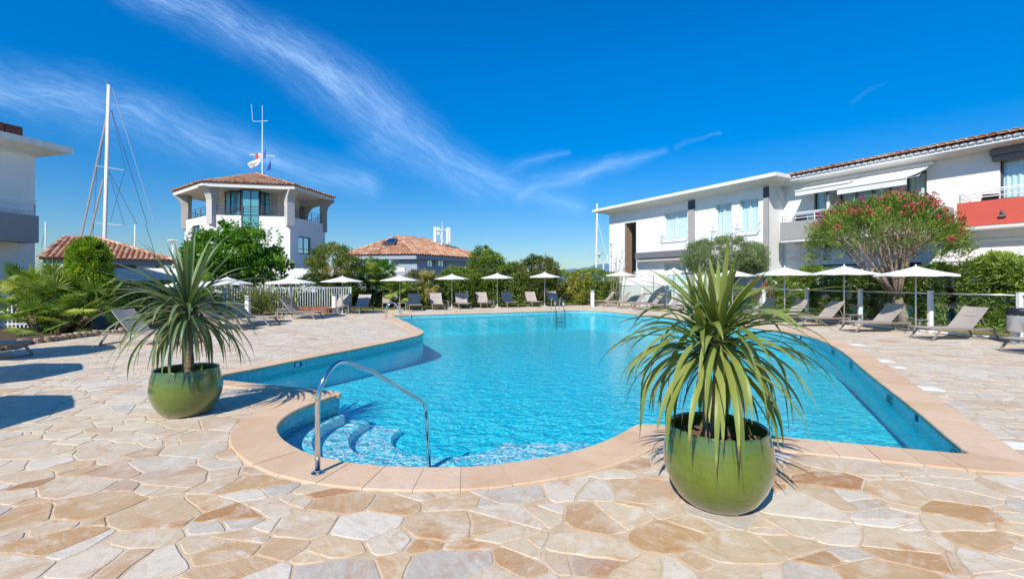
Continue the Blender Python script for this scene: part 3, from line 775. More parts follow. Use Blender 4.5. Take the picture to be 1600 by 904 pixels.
# k axis must point away from the pool
assert FR.k.x > 0
blk = empty('hotel_block', (*FR(-6, 4, 0).xy, 0), 0, 'white two storey block with deep flat cornice and grey pilasters behind the glass fence', 'building')
blk_off = blk.location.copy()
def par(o, root):            # keep world geometry while parenting to a root that sits elsewhere
    o.parent = root; o.matrix_parent_inverse = Matrix.Translation(root.location).inverted(); return o
def adopt(root):
    """parts were modelled in world coordinates: shift their meshes so that the root's origin is the base"""
    inv = Matrix.Translation(-root.location)
    for c in ALLCH(root):
        c.data.transform(inv)
        for g in ALLCH(c): g.data.transform(inv)
aL = FR.a_at(952, 0); wz1 = FR.z_at(1201, 290, 0); print('block', aL, wz1)
H0 = wz1
def rect(px0, px1, pyt, pyb, b=0.0, px=None, fr=FR):
    a0 = fr.a_at(px0, b); a1 = fr.a_at(px1, b); return [a0, a1, fr.z_at(px if px else px0, pyb, b), fr.z_at(px if px else px0, pyt, b)]
hA = rect(1038, 1074, 333, 377); hB = rect(1118, 1143, 321, 368); hC = rect(1156, 1185, 313, 363)
zb = (hA[2]+hB[2]+hC[2])/3; zt = (hA[3]+hB[3]+hC[3])/3
for h in (hA, hB, hC): h[2] = zb; h[3] = zt
print('win', hA, hB, hC)
slot = rect(976, 994, 349, 417); slot[2] = 1.9
glow = rect(1038, 1072, 411, 470); glow[2] = 0.9
print('slot', slot, 'low', glow, H0)
holes = [tuple(hA), tuple(hB), tuple(hC), tuple(slot), tuple(glow)]
m = MB(); wall_holes(m, FR, aL, 0, 0, .35, 0, H0, holes)
fbox(m, FR, aL, 0, 11.65, 12, 0, H0); fbox(m, FR, aL, aL+.35, .35, 11.65, 0, H0); fbox(m, FR, -.35, 0, .35, 11.65, 0, H0)
fbox(m, FR, aL+.35, -.35, .35, 11.65, H0-.3, H0-.05)
wl = m.build('wall', M_white, blk)
# string course groove & pilasters
m = MB(); 
for (p0, p1) in ((1075.5, 1085), (1193, 1201)):
    a0, a1 = FR.a_at(p0, -.06), FR.a_at(p1, -.06)
    q = MB(); fbox(q, FR, a0, a1, -.09, -.004, 0, H0-.62); q.build('pilaster', M_grey, blk)
    q = MB(); fbox(q, FR, a0, a1, -.09, -.004, H0-.618, H0-.06); q.build('pilaster_cap', M_dgrey, blk)
q = MB(); fbox(q, FR, aL+2.2, FR.a_at(1075, -.03), -.03, -.003, zt+.42, zt+.47); fbox(q, FR, FR.a_at(1085.5, -.03), FR.a_at(1192, -.03), -.03, -.003, zt+.42, zt+.47); q.build('string_course', M_white, blk)
# cornice: coved soffit and thin fascia slab, runs round the corner
cx0, cx1 = aL-1.1, 0.75
prof = [(.35, -.35), (.0, -.02), (-.12, .04), (-.45, .12), (-.95, .26), (-.95, .46), (.6, .46)]
cz = H0
m = MB(); ring = []
def cor(o, z): # rectangle around the block offset by -o outward
    return [FR(aL+o, o, z), FR(0-o, o, z), FR(0-o, 12-o, z), FR(aL+o, 12-o, z)]
vs = []
for (o_, z_) in prof[1:]: vs += cor(o_, cz+z_)
fs = []
for i in range(len(prof)-2):
    for k in range(4): fs.append((i*4+k, i*4+(k+1) % 4, (i+1)*4+(k+1) % 4, (i+1)*4+k))
fs.append((len(vs)-4, len(vs)-3, len(vs)-2, len(vs)-1)); m.add(vs, fs)
m.build('cornice', mat('cornice_paint', (0.76, 0.74, 0.69), .75, var=.06, vscale=2.5, dirt=((.5,.47,.4), .3)), blk)
for h in (hA, hB, hC):
    window(blk, FR, h[0]+.01, h[1]-.01, h[2]+.01, h[3]-.01, .14)
    r_ = MB()
    for zz in (.12, .55): r_.tube([FR(h[0]-.12, -.01, zb+zz), FR(h[0]-.12, -.28, zb+zz), FR(h[1]+.12, -.28, zb+zz), FR(h[1]+.12, -.01, zb+zz)], .025, 6)
    nb = 3
    for k in range(nb): a_ = h[0]-.12+(h[1]-h[0]+.24)*k/(nb-1); r_.tube([FR(a_, -.28, zb+.12), FR(a_, -.28, zb+.55)], .018, 6)
    r_.build('window_rail', M_whitesm, blk)
window(blk, FR, glow[0]+.01, glow[1]-.01, glow[2]+.01, glow[3]-.01, .2)
# tall stair slot: brown reveal, near-black back sheet painted as its shade
bs = .2
while FR.a_at(987.5, bs) > slot[0]+.06 and bs < 6: bs += .05
bs2 = .2
while FR.a_at(987.5, bs2) < slot[0]+.06 and bs2 < 6: bs2 += .05
bs = max(bs, bs2); print('slot depth', bs)
m = MB(); fbox(m, FR, slot[0]+.005, slot[0]+.06, .02, min(bs, 3.0), slot[2], slot[3]-.005); m.build('stair_reveal', M_brown, blk)
m = MB(); fbox(m, FR, slot[0]+.07, slot[1]+1, 3.01, 3.1, slot[2], slot[3]); m.build('recess_shade', M_dark, blk)
# awning cassette over ground floor
a0, a1 = FR.a_at(992, -.6), FR.a_at(1068, -.6); z0, z1 = FR.z_at(1000, 409, -.6), FR.z_at(1000, 398, -.6)
m = MB(); fbox(m, FR, a0, a1+1.2, -.62, -.004, z0+.22, z1+.16); m.build('awning_box', M_cassette, blk, bevel=.05)
m = MB(); fbox(m, FR, a0+.05, a1+1.15, -.52, -.01, z0-.02, z0+.2); m.build('awning_roll', mat('awning_under', (.40, .38, .36), .8), blk, bevel=.04)
adopt(blk)

# ------------------------------------------------------------------ tiled wing
BK = 1.35; EB = .5
tw = empty('hotel_wing', (*FR(10, 6, 0).xy, 0), 0, 'long white wing with clay tile eave, balconies and awnings on the right', 'building')
A0, A1 = 0.0, 24.0
zr = FR.z_at(1232, 270, 0); ze = zr-.18
e0 = -.2
zfl = FR.z_at(1495, 355, 0); zpar = FR.z_at(1495, 318, 0); print('eave', zr, 'floor', zfl, 'parapet', zpar)
zfloor = zfl+.3
gL0, gL1 = FR.a_at(1272, BK), FR.a_at(1308, BK)
gM0, gM1 = FR.a_at(1311, BK), FR.a_at(1448, BK)
gR0, gR1 = FR.a_at(1562, BK), FR.a_at(1562, BK)+2.6
ztop = FR.z_at(1564, 247, BK); print('glass top', ztop)
ztop = min(ztop, ze-.52)
holes = [(gL0, gL1, zfloor, ztop), (gM0, gM1, zfloor, ztop), (gR0, gR1, zfloor, ztop)]
gaps = [(FR.a_at(1258, BK), FR.a_at(1275, BK)), (FR.a_at(1280, BK), FR.a_at(1345, BK)), (FR.a_at(1392, BK), FR.a_at(1440, BK)), (gR0-.5, gR1)]
holes += [(g0, g1, .15, 2.5) for g0, g1 in gaps]
m = MB(); wall_holes(m, FR, A0+.001, A1, BK, BK+.3, 0, ze-.1, holes); fbox(m, FR, A0+.001, A1, 11.7, 12, 0, ze-.1); fbox(m, FR, A1-.3, A1, BK+.3, 11.7, 0, ze-.1)
m.build('wall', M_white, tw)
for (g0, g1, mu) in ((gL0, gL1, 1), (gM0, gM1, 4), (gR0, gR1, 1)): window(tw, FR, g0+.01, g1-.01, zfloor+.01, ztop-.01, BK+.12, mu, frame_m=M_dgrey, fw=.06)
for g0, g1 in gaps: window(tw, FR, g0+.01, g1-.01, .16, 2.49, BK+.12, 1, frame_m=M_dgrey, fw=.06, curtain=(g1-g0) > 1.5)
# partition fins between rooms
for px_ in (1461,):
    a_ = FR.a_at(px_, BK)
fin = MB(); fbox(fin, FR, gL1-.10, gL1+.03, .55, BK-.002, zfloor, ze-1.2); fin.build('partition', M_white, tw)
# balconies
for (p0, p1, mt, nm) in ((1219, 1470, M_grey, 'balcony'), (1495, 1900, M_red, 'balcony')):
    a0 = FR.a_at(p0, 0); a1 = min(FR.a_at(p1, 0), A1) if p1 < 1600 else 15.5
    m = MB(); fbox(m, FR, a0, a1, 0, .16, zfl, zpar); fbox(m, FR, a0, a0+.16, .163, BK-.003, zfl, zpar); fbox(m, FR, a1-.16, a1, .163, BK-.003, zfl, zpar)
    fbox(m, FR, a0+.163, a1-.163, .163, BK-.003, zfl+.03, zfloor)
    bo = m.build(nm, mt, tw)
    q = MB(); fbox(q, FR, a0+.02, a1-.02, .02, BK-.005, zfl-.12, zfl-.003); q.build('balcony_soffit', M_soffit, bo)
    rail_set(bo, FR, [(a0+.08, BK-.1), (a0+.08, .08), (a1-.08, .08)], zpar, (.16, .34), M_whitesm, .022, 1.6)
    q = MB(); fbox(q, FR, a0+.04, a1-.04, .05, .11, zpar+.40, zpar+.46); q.build('handrail', M_whitesm, bo)
    if mt is M_red:
        ax = FR.a_at(1567, 0); q = MB(); fbox(q, FR, ax-.1, ax+.1, -.09, -.003, zfl+.28, zfl+.36); q.lathe([(0.001, 0), (.05, 0), (.05, .12), (0.001, .12)], FR(ax, -.05, zfl+.4), 10); q.build('wall_light', M_cassette, bo)
# eave: fascia, soffit, tiles
m = MB(); fbox(m, FR, A0-.05, A1, EB-.02, EB+.14, ze-.16, ze+.06); m.build('fascia', M_whitesm, tw)
# white arcs shaped after the lit and shadowed scallops under the tiles
m = MB(); m.smooth = False; a_ = A0
while a_ < A1:
    pts = [FR(a_+.02, -.05, ze+.06), FR(a_+.22, -.05, ze+.06)]; ar = []
    for k in range(7):
        an = PI*k/6; ar.append((a_+.12+.10*math.cos(an), ze-.03+.10*math.sin(an)))
    vs = [FR(x, EB-.10, z) for x, z in ar]+[FR(x, EB-.025, z) for x, z in ar]
    m.add(vs, [tuple(range(7))]+[(k, k+7, k+8, k+1) for k in range(6)]); a_ += .25
m.build('lit_scallops', M_white, tw)
m = MB(); m.hexa([FR(A0-.04, EB+.143, ze-.16), FR(A1, EB+.143, ze-.16), FR(A1, BK-.004, ze-.30), FR(A0-.04, BK-.004, ze-.30), FR(A0-.04, EB+.143, ze-.1), FR(A1, EB+.143, ze-.1), FR(A1, BK-.004, ze-.1), FR(A0-.04, BK-.004, ze-.1)])
m.build('soffit', mat('soffit_white', (.74, .73, .70), .8), tw)
m = MB(); m.smooth = True; tile_face(m, FR(A0-.1, EB-.16, ze+.1), FR(A1, EB-.16, ze+.1), [FR(A0-.1, EB-.16, ze+.1), FR(A1, EB-.16, ze+.1), FR(A1, 6, ze+1.05), FR(A0-.1, 6, ze+1.05)], .30, .45, .135)
m.cur = .4; m.add([FR(A0-.1, 6, ze+1.04), FR(A1, 6, ze+1.04), FR(A1, 12.3, ze+.05), FR(A0-.1, 12.3, ze+.05)], [(0, 1, 2, 3)])
m.build('roof', M_tile, tw)
m = MB(); m.hexa([FR(A0+.01, EB+.15, ze-.5), FR(A0+.1, EB+.15, ze-.5), FR(A0+.1, BK-.01, ze-1.25), FR(A0+.01, BK-.01, ze-1.25), FR(A0+.01, EB+.15, ze-.17), FR(A0+.1, EB+.15, ze-.17), FR(A0+.1, BK-.01, ze-.55), FR(A0+.01, BK-.01, ze-.55)])
m.build('eave_bracket', M_white, tw)
# awnings (upper): canvas sloping out, valance, arms
def awning(parent, pa0, pa1, bback, zb_, bout, zo, val, mt=M_awn, cass=M_whitesm):
    c = MB(); N = 6
    vs = []
    for i in range(2):
        a_ = (pa0, pa1)[i]
        for k in range(N+1):
            t = k/N; vs.append(FR(a_, bback+(bout-bback)*t, zb_+(zo-zb_)*t-.05*math.sin(PI*t)))
    o2 = [v-Vector((0, 0, .012)) for v in vs]
    c.add(vs+o2, [(k, k+1, N+2+k, N+1+k) for k in range(N)]+[(2*N+2+k, 3*N+3+k, 3*N+4+k, 2*N+3+k) for k in range(N)])
    fbox(c, FR, pa0, pa1, bout-.012, bout, zo-val, zo-.003)
    aw = c.build('awning', mt, parent)
    q = MB(); fbox(q, FR, pa0-.05, pa1+.05, bback, bback+.14, zb_-.02, zb_+.14); fbox(q, FR, pa0, pa1, bout-.05, bout-.014, zo-.04, zo+.02); q.build('awning_bar', cass, aw)
    for a_ in (pa0+.3, pa1-.3):
        q = MB(); q.tube([FR(a_, bback+.05, zb_-.1), FR(a_+.25, (bback+bout)/2, (zb_+zo)/2-.2), FR(a_, bout-.02, zo-.06)], .025, 6); q.build('awning_arm', M_whitesm, aw)
zA = ze-.44
a1_, a2_ = FR.a_at(1261, BK-.1), FR.a_at(1347, BK-.1); a3_, a4_ = FR.a_at(1347, BK-.1)+.08, FR.a_at(1457, BK-.1)
def reach(a_, px_):
    b_ = BK-.15
    while b_ > -2.2:
        p = FR(a_, b_, 0)
        if 800+F*p.x/p.y <= px_: break
        b_ -= .02
    return b_, p.y
b1_, y1_ = reach(a2_, 1329); b2_, y2_ = reach(a4_, 1417); print('awnings', b1_, b2_, PZ(284, y1_), PZ(277, y2_), zA)
awning(tw, a1_, a2_, BK-.15, zA, b1_, PZ(284, y1_), .28)
awning(tw, a3_, a4_, BK-.15, zA, b2_, PZ(277, y2_), .30)
q = MB(); a5 = FR.a_at(1544, BK-.4); fbox(q, FR, a5, a5+4.2, BK-.32, BK-.003, zA-.1, zA+.16); q.build('awning_box', M_cassette, tw, bevel=.04)
q = MB(); fbox(q, FR, a5+.06, a5+4.1, BK-.26, BK-.006, zA-.32, zA-.105); q.build('awning_roll', M_cassette, tw, bevel=.03)
# lower awning on the right, cassette at left
a6 = FR.a_at(1482, .4)
awning(tw, a6, a6+6.5, BK-.15, 3.2, -.9, 2.45, .20)
q = MB(); a7 = FR.a_at(1232, 1.2); fbox(q, FR, a7, a7+1.9, BK-.35, BK-.003, 2.95, 3.15); q.build('awning_box', M_whitesm, tw)
adopt(tw)

# balcony furniture
def sling_chair(name, loc, rz, label):
    t = empty(name, loc, rz, label, 'chair', 'dark balcony chairs')
    m = MB()
    for s_ in (-.26, .26):
        m.tube([(-.25, s_, 0), (-.2, s_, .42), (.3, s_, .40), (.42, s_, 0)], .014, 6); m.tube([(-.2, s_, .42), (-.34, s_, .95)], .014, 6)
        m.tube([(-.25, s_, .62), (.28, s_, .62), (.32, s_, .4)], .014, 6)
    m.build('frame', M_whitesm, t)
    m = MB(); m.box(-.2, .3, -.24, .24, .405, .42); m.build('seat', M_black, t)
    m = MB(); m.hexa([(-.2, -.24, .43), (-.185, -.24, .43), (-.185, .24, .43), (-.2, .24, .43), (-.34, -.24, .95), (-.325, -.24, .95), (-.325, .24, .95), (-.34, .24, .95)]); m.build('backrest', M_black, t)
    return t
for px_, b_, lb in ((1252, .75, 'dark sling chair on the grey balcony behind the white rail'), (1543, .8, 'dark sling chair on the coral red balcony')):
    p = FR(FR.a_at(px_, b_), b_, zfloor+.002); sling_chair('balcony_chair', p, R(60), lb)
p = FR(FR.a_at(1580, .9), .9, zfloor+.002); t = empty('balcony_table', p, 0, 'small round dark table on the coral red balcony', 'table')
m = MB(); m.lathe([(.001, .72), (.4, .72), (.4, .74), (.001, .74)], n=20); m.build('tabletop', M_dgrey, t)
m = MB(); m.tube([(0, 0, .02), (0, 0, .72)], .03, 8); m.lathe([(.001, 0), (.22, 0), (.2, .02), (.001, .03)], n=16); m.build('pedestal', M_dgrey, t)

# ================================================================== LEFT BUILDING
FL = Frame((-17.6, 17.0), (.268, .964))        # a runs away from the camera, k points left/away (into the house)
FL.u = Vector((-.268, -.964, 0)); FL.k = Vector((-.964, .268, 0))
lb_ = empty('villa', (-22, 16.5, 0), 0, 'white villa with flat roof and grey balcony cut by the left edge', 'building')
HL = PZ(245, 17.0)
m = MB(); fbox(m, FL, 0, 3.6, 0, .3, 0, HL); fbox(m, FL, 0, .3, .3, 9, 0, HL); fbox(m, FL, 3.3, 3.6, .3, 9, 0, HL); fbox(m, FL, 0, 3.6, 9, 9.3, 0, HL)
m.build('wall', M_white, lb_)
o_ = .75; m = MB(); vs = []
for (q_, z_) in ((-.001, -.02), (-.08, .05), (-.4, .12), (-o_, .26), (-o_, .48), (.4, .48)):
    vs += [FL(q_, q_, HL+z_), FL(3.6-q_, q_, HL+z_), FL(3.6-q_, 9.3-q_, HL+z_), FL(q_, 9.3-q_, HL+z_)]
m.add(vs, [(i*4+k, i*4+(k+1) % 4, (i+1)*4+(k+1) % 4, (i+1)*4+k) for i in range(5) for k in range(4)]+[(20, 21, 22, 23)])
m.build('cornice', mat('cornice_paint', (0.7, 0.7, 0.66), .75), lb_)
m = MB(); m.smooth = True; q0 = FL.a_at(33, -.2) if False else 0.75
for i in range(6):
    for j in range(2):
        m.cur = random.random()*.4; fbox(m, FL, .35+i*.5, .83+i*.5, .0+j*.9, .88+j*.9, HL+.49, HL+.97)
m.smooth = False
m.build('parapet_tiles', mat('dark_red_tile', (.14, .045, .035), .8, rndvar=.3), lb_)
za, zb2 = PZ(375, 15.3), PZ(330, 15.3)
m = MB(); a0 = .35; fbox(m, FL, a0, 3.3, -.85, -.7, za, zb2); fbox(m, FL, a0, a0+.15, -.697, -.003, za, zb2); fbox(m, FL, a0+.155, 3.3, -.697, -.003, za+.02, za+.25)
bo = m.build('balcony', mat('mid_grey_render', (.30, .30, .30), .8, var=.06), lb_)  # one even grey for the balcony
rail_set(bo, FL, [(a0+.08, -.08), (a0+.08, -.78), (3.3, -.78)], zb2, (.2, .42), M_whitesm, .018, 1.5)
q = MB(); fbox(q, FL, a0+.03, 3.3, -.80, -.74, zb2+.5, zb2+.56); q.build('handrail', M_whitesm, bo)
adopt(lb_)

# ================================================================== TOWER
tw_c = (-22.5, 41.5)
M_bay = mat('cyan_bay_glass', (.10, .36, .40), .06, coat=1.0, spec=1.0)
T = empty('harbour_tower', (*tw_c, 0), 0, 'white polygonal harbour tower with open top gallery and tiled hip roof', 'building')
eave = [(-29.7, 40.2), (-24.3, 36.0), (-17.6, 37.4), (-16.6, 43.2), (-21.0, 48.0), (-28.0, 46.6)]   # clockwise? checked below
EZ = PZ(283.5, 36.0); AZ = PZ(272, 41.5); apex = (PX(400.5, 41.5), 41.5, AZ)
def scale_poly(poly, k, c=tw_c): return [(c[0]+(x-c[0])*k, c[1]+(y-c[1])*k) for x, y in poly]
def ring_wall(m, poly, z0, z1, th=.25):
    n_ = len(poly); inn = scale_poly(poly, 1-th/6)
    for i in range(n_):
        a_, b_ = poly[i], poly[(i+1) % n_]; c_, d_ = inn[(i+1) % n_], inn[i]
        m.hexa([(*a_, z0), (*b_, z0), (*c_, z0), (*d_, z0), (*a_, z1), (*b_, z1), (*c_, z1), (*d_, z1)])
m = MB(); m.smooth = True
for i in range(6):
    A_ = (*eave[i], EZ); B_ = (*eave[(i+1) % 6], EZ); tile_face(m, A_, B_, [A_, B_, apex], .33, .5, .14)
    ridge_tiles(m, A_, (apex[0], apex[1], apex[2]+.03))
m.build('roof', M_tile, T)
m = MB(); e1 = scale_poly(eave, .985); ring_wall(m, e1, EZ-.34, EZ-.02, .4); m.build('fascia', M_soffit, T)
m = MB(); m.prism(scale_poly(eave, .95), EZ-.30, EZ-.22); m.build('soffit', M_soffit, T)
body = scale_poly(eave, .86)
PZ_T = PZ(336, 37.0); print('tower eave', EZ, 'apex', AZ, 'parapet', PZ_T)
# body walls, with window in the right face and door opening
m = MB()
nb = 6
def fr_between(p, q):
    f = Frame(p, (q[0]-p[0], q[1]-p[1])); return f, math.dist(p, q)
wins = {2: None, 1: None}
for i in range(6):
    p, q = body[i], body[(i+1) % 6]; f, L = fr_between(p, q)
    # k must point inwards
    inward = Vector((tw_c[0]-p[0], tw_c[1]-p[1], 0))
    if f.k.dot(inward) < 0: f.k = -f.k
    hl = []
    if i == 2:
        a0, a1 = f.a_at(466, 0), f.a_at(486, 0); a0, a1 = min(a0, a1), max(a0, a1); z0, z1 = f.z_at(476, 397, 0), f.z_at(476, 370, 0); hl = [(a0, a1, z0, z1)]; wf_ = (f, a0, a1, z0, z1)
    if i == 1:
        a0, a1 = f.a_at(377, 0), f.a_at(405, 0); hl = [(a0, a1, f.z_at(390, 372, 0), PZ_T)]; sf_ = (f, a0, a1, f.z_at(390, 372, 0))
    if i == 0:
        a0, a1 = f.a_at(300, 0), f.a_at(312, 0); z0, z1 = f.z_at(306, 372, 0), f.z_at(306, 352, 0); hl = [(a0, a1, z0, z1)]; lf_ = (f, a0, a1, z0, z1)
    wall_holes(m, f, .001, L-.001, 0, .25, 0, PZ_T, hl)
ring_wall(m, scale_poly(body, .955), PZ_T-1.2, PZ_T-.9, 5.2)
m.build('wall', M_white, T)
for (f, a0, a1, z0, z1) in (wf_, lf_): window(T, f, a0+.01, a1-.01, z0+.01, z1-.01, .12, 1, frame_m=M_dgrey, glass=M_glassdark, curtain=False, fw=.08, barz=[z0+.45])
f, a0, a1, z0 = sf_
window(T, f, a0+.01, a1-.01, z0+.01, EZ-.36, .05, 1, frame_m=M_dgrey, glass=M_bay, curtain=False, fw=.07, barz=[PZ_T, z0+1.2], name='glazed_strip')
# gallery rail
m = MB()
rp = scale_poly(body, .985)
for h in (.12, .33, .54, .75):
    m.tube([(*p, PZ_T+h) for p in rp], .022, 5, closed=True)
for i in range(6):
    p, q = rp[i], rp[(i+1) % 6]
    for k in range(5): t = k/5; m.tube([(p[0]+(q[0]-p[0])*t, p[1]+(q[1]-p[1])*t, PZ_T), (p[0]+(q[0]-p[0])*t, p[1]+(q[1]-p[1])*t, PZ_T+.76)], .025, 5)
m.build('gallery_rail', M_dgrey, T)
# flared columns outside the parapet
for i, wd in ((0, .62), (1, .62), (2, .62), (3, .62), (4, .62), (5, .62)):
    cxx, cyy = scale_poly(eave, .86)[i]; d = Vector((cxx-tw_c[0], cyy-tw_c[1], 0)).normalized(); tdir = Vector((-d.y, d.x, 0)); m = MB()
    base = Vector((cxx, cyy, 0))-d*.15; prof = [(PZ_T-.75, .30, .30), (EZ-1.3, .30, .30), (EZ-.85, .34, .42), (EZ-.55, .36, .68), (EZ-.32, .38, .98)]
    vs = []
    for z_, w_, o2 in prof: vs += [base-tdir*w_-d*.28+Vector((0,0,z_)), base+tdir*w_-d*.28+Vector((0,0,z_)), base+tdir*w_+d*o2+Vector((0,0,z_)), base-tdir*w_+d*o2+Vector((0,0,z_))]
    fs = [(k*4+j, k*4+(j+1) % 4, (k+1)*4+(j+1) % 4, (k+1)*4+j) for k in range(4) for j in range(4)]+[(0, 3, 2, 1), (16, 17, 18, 19)]
    m.add(vs, fs); m.build('column', M_grey if i not in (1, 2) else mat('light_grey_render', (.52, .50, .47), .8, var=.05), T)
# glazed drum and inner walls of the gallery
gc = scale_poly(body, .58); fz = PZ_T-.9
m = MB(); ring_wall(m, gc, fz, EZ-.3, .25); m.build('inner_wall', mat('cream_render', (.66, .60, .52), .8), T)
mid = Vector(((body[1][0]+body[2][0])/2, (body[1][1]+body[2][1])/2, 0)); dc = Vector((PX(394, 40), 40.0, 0))
m = MB(); m.smooth = True; m.lathe([(2.0, fz), (2.0, EZ-.33)], (dc.x, dc.y, 0), 28, R(170), R(380)); m.build('drum_glass', M_bay, T)
m = MB()
for k in range(9): t = R(170+210*k/8); m.tube([(dc.x+2.02*math.cos(t), dc.y+2.02*math.sin(t), fz), (dc.x+2.02*math.cos(t), dc.y+2.02*math.sin(t), EZ-.33)], .05, 5)
for z_ in (EZ-.42, PZ_T+.25): m.tube([(dc.x+2.02*math.cos(R(170+210*k/24)), dc.y+2.02*math.sin(R(170+210*k/24)), z_) for k in range(25)], .05, 5)
m.build('drum_frame', M_dgrey, T)
adopt(T)
for o in ALLCH(T): pass
# low white annex in front of the tower and wall by the fence
an = MB(); Fx = Frame((PX(420, 33), 33.0), (1, .1)); Lx = 4.6
z1 = PZ(419, 33); fbox(an, Fx, 0, Lx, 0, 3, 0, z1); ao = an.build('annex', M_white)
# flags and mast on roof
fm = empty('flag_mast', (apex[0]+.55, apex[1], AZ-.1), 0, 'tall white mast with aerials rising from the tower roof', 'mast')
mz = PZ(188, 41.5)-AZ; kk = 41.5/F
m = MB(); m.tube([(0, 0, 0), (0, 0, mz*.99)], [.07, .045], 8); m.tube([(-1.15, 0, PZ(241.5, 41.5)-AZ+.1), (1.15, 0, PZ(244, 41.5)-AZ+.1)], .035, 6); m.build('pole', M_whitesm, fm)
m = MB(); m.tube([(0, 0, mz), (0, 0, mz+1.45)], .025, 5); m.tube([(.4, 0, mz+.03), (-.8, 0, mz+.0), (-.88, 0, mz+.12), (-1.0, 0, mz+1.55)], .02, 5); m.tube([(.0, 0, mz+.02), (.5, 0, mz+.05)], .02, 5); m.build('aerial', M_whitesm, fm)
def flag(name, px0, py0, px1, py1, pts, m_, label, grp='flags on the tower mast'):
    Yf = 41.45; mb = MB(); vs = [(PX(x, Yf), Yf+.12*math.sin(i*1.7), PZ(y, Yf)) for i, (x, y) in enumerate(pts)]
    vs2 = [(v[0], v[1]+.012, v[2]) for v in vs]; k = len(vs); mb.add(vs+vs2, [tuple(range(k)), tuple(range(2*k-1, k-1, -1))]+[(i, (i+1) % k, k+(i+1) % k, k+i) for i in range(k)])
    o = mb.build(name, m_)
    o.location = Vector(vs[0]); o.data.transform(Matrix.Translation(-Vector(vs[0]))); tag(o, label, 'flag', grp); return o
M_fw = mat('white_flag_cloth', (.8, .8, .82), .8); M_fb = mat('blue_flag_cloth', (.03, .10, .42), .8); M_fr = mat('red_flag_cloth', (.6, .05, .06), .8)
flag('flag', 0, 0, 0, 0, [(406.5, 247), (400, 248.5), (391, 253), (387.5, 257), (391, 263), (396, 260), (403, 258), (408, 252)], M_fw, 'crumpled white flag hanging left of the tower mast')
flag('flag', 0, 0, 0, 0, [(423, 249), (419, 256), (413, 272), (418, 268), (422.5, 264)], M_fb, 'plain blue flag hanging right of the tower mast')
tf = flag('flag', 0, 0, 0, 0, [(409, 239.5), (409, 246), (404.5, 247), (404, 239.5)], M_fw, 'red white and blue flag at the crossbar of the tower mast')
for pts, mm in (([(415.5, 231), (411.5, 240), (411.5, 247.5), (415, 248)], M_fb), ([(404, 239.5), (404.5, 247), (400, 248.5), (398.5, 240)], M_fr)):
    Yf = 41.45; mb = MB(); vs = [(PX(x, Yf)-tf.location.x, Yf-tf.location.y, PZ(y, Yf)-tf.location.z) for x, y in pts]; vs2 = [(v[0], v[1]+.012, v[2]) for v in vs]
    mb.add(vs+vs2, [(0, 1, 2, 3), (7, 6, 5, 4)]+[(i, (i+1) % 4, 4+(i+1) % 4, 4+i) for i in range(4)]); mb.build('flag_stripe', mm, tf)

# ================================================================== CENTRAL HOUSE WITH HIP ROOF
Hc = empty('roofed_house', (-7.5, 43.8, 0), 0, 'grey house with pale clay hip roof and skylight behind the hedge', 'house')
cz_ = PZ(398, 38)
c0 = (PX(650, 38), 38.0)               # nearest corner
f1 = Frame(c0, (-1, .22)); f2 = Frame(c0, (.62, 1))
Lw, Lr = 6.8, 11.2
Pf = [Vector((*c0, 0)), f2(Lr, 0, 0)]
cl_ = Vector((*c0, 0)) + Vector((-1, .22, 0)).normalized()*Lw; cr_ = Vector((*c0, 0)) + Vector((.62, 1, 0)).normalized()*Lr; cb_2 = cl_+(cr_-Vector((*c0, 0)))
ez = PZ(397, 38); rz_ = PZ(369, 42.2)
n1 = Vector((*c0, 0)); ctr = (n1+cb_2)/2
ra = n1+(cl_-n1)*.5+(cr_-n1)*.30; rb = n1+(cl_-n1)*.5+(cr_-n1)*.70
ra = Vector((PX(621, 42.2), 42.2, 0)); rb = ra+(cr_-n1)*.35
m = MB(); m.smooth = True
q = lambda v, z: (v.x, v.y, z)
tile_face(m, q(cl_, ez), q(n1, ez), [q(cl_, ez), q(n1, ez), q(ra, rz_)], .30, .45, .13)
tile_face(m, q(n1, ez), q(cr_, ez), [q(n1, ez), q(cr_, ez), q(rb, rz_), q(ra, rz_)], .30, .45, .13)
m.cur = .5; m.add([q(cl_, ez), q(ra, rz_), q(rb, rz_), q(cb_2, ez), q(cr_, ez)], [(0, 3, 2, 1), (3, 4, 2)])
for a_, b_ in ((q(n1, ez), q(ra, rz_)), (q(cl_, ez), q(ra, rz_)), (q(ra, rz_), q(rb, rz_)), (q(cr_, ez), q(rb, rz_))): ridge_tiles(m, a_, b_)
m.build('roof', M_tile, Hc)
def inset(v, k): return ctr+(v-ctr)*k
m = MB(); cs = [inset(v, .985) for v in (n1, cr_, cb_2, cl_)]
for i in range(4):
    a_, b_ = cs[i], cs[(i+1) % 4]; c_, d_ = inset(b_, .96), inset(a_, .96); m.hexa([q(a_, ez-.38), q(b_, ez-.38), q(c_, ez-.38), q(d_, ez-.38), q(a_, ez-.03), q(b_, ez-.03), q(c_, ez-.03), q(d_, ez-.03)])
m.build('fascia', M_bluegrey, Hc)
cs = [inset(v, .90) for v in (n1, cr_, cb_2, cl_)]
m = MB(); wl_ = []
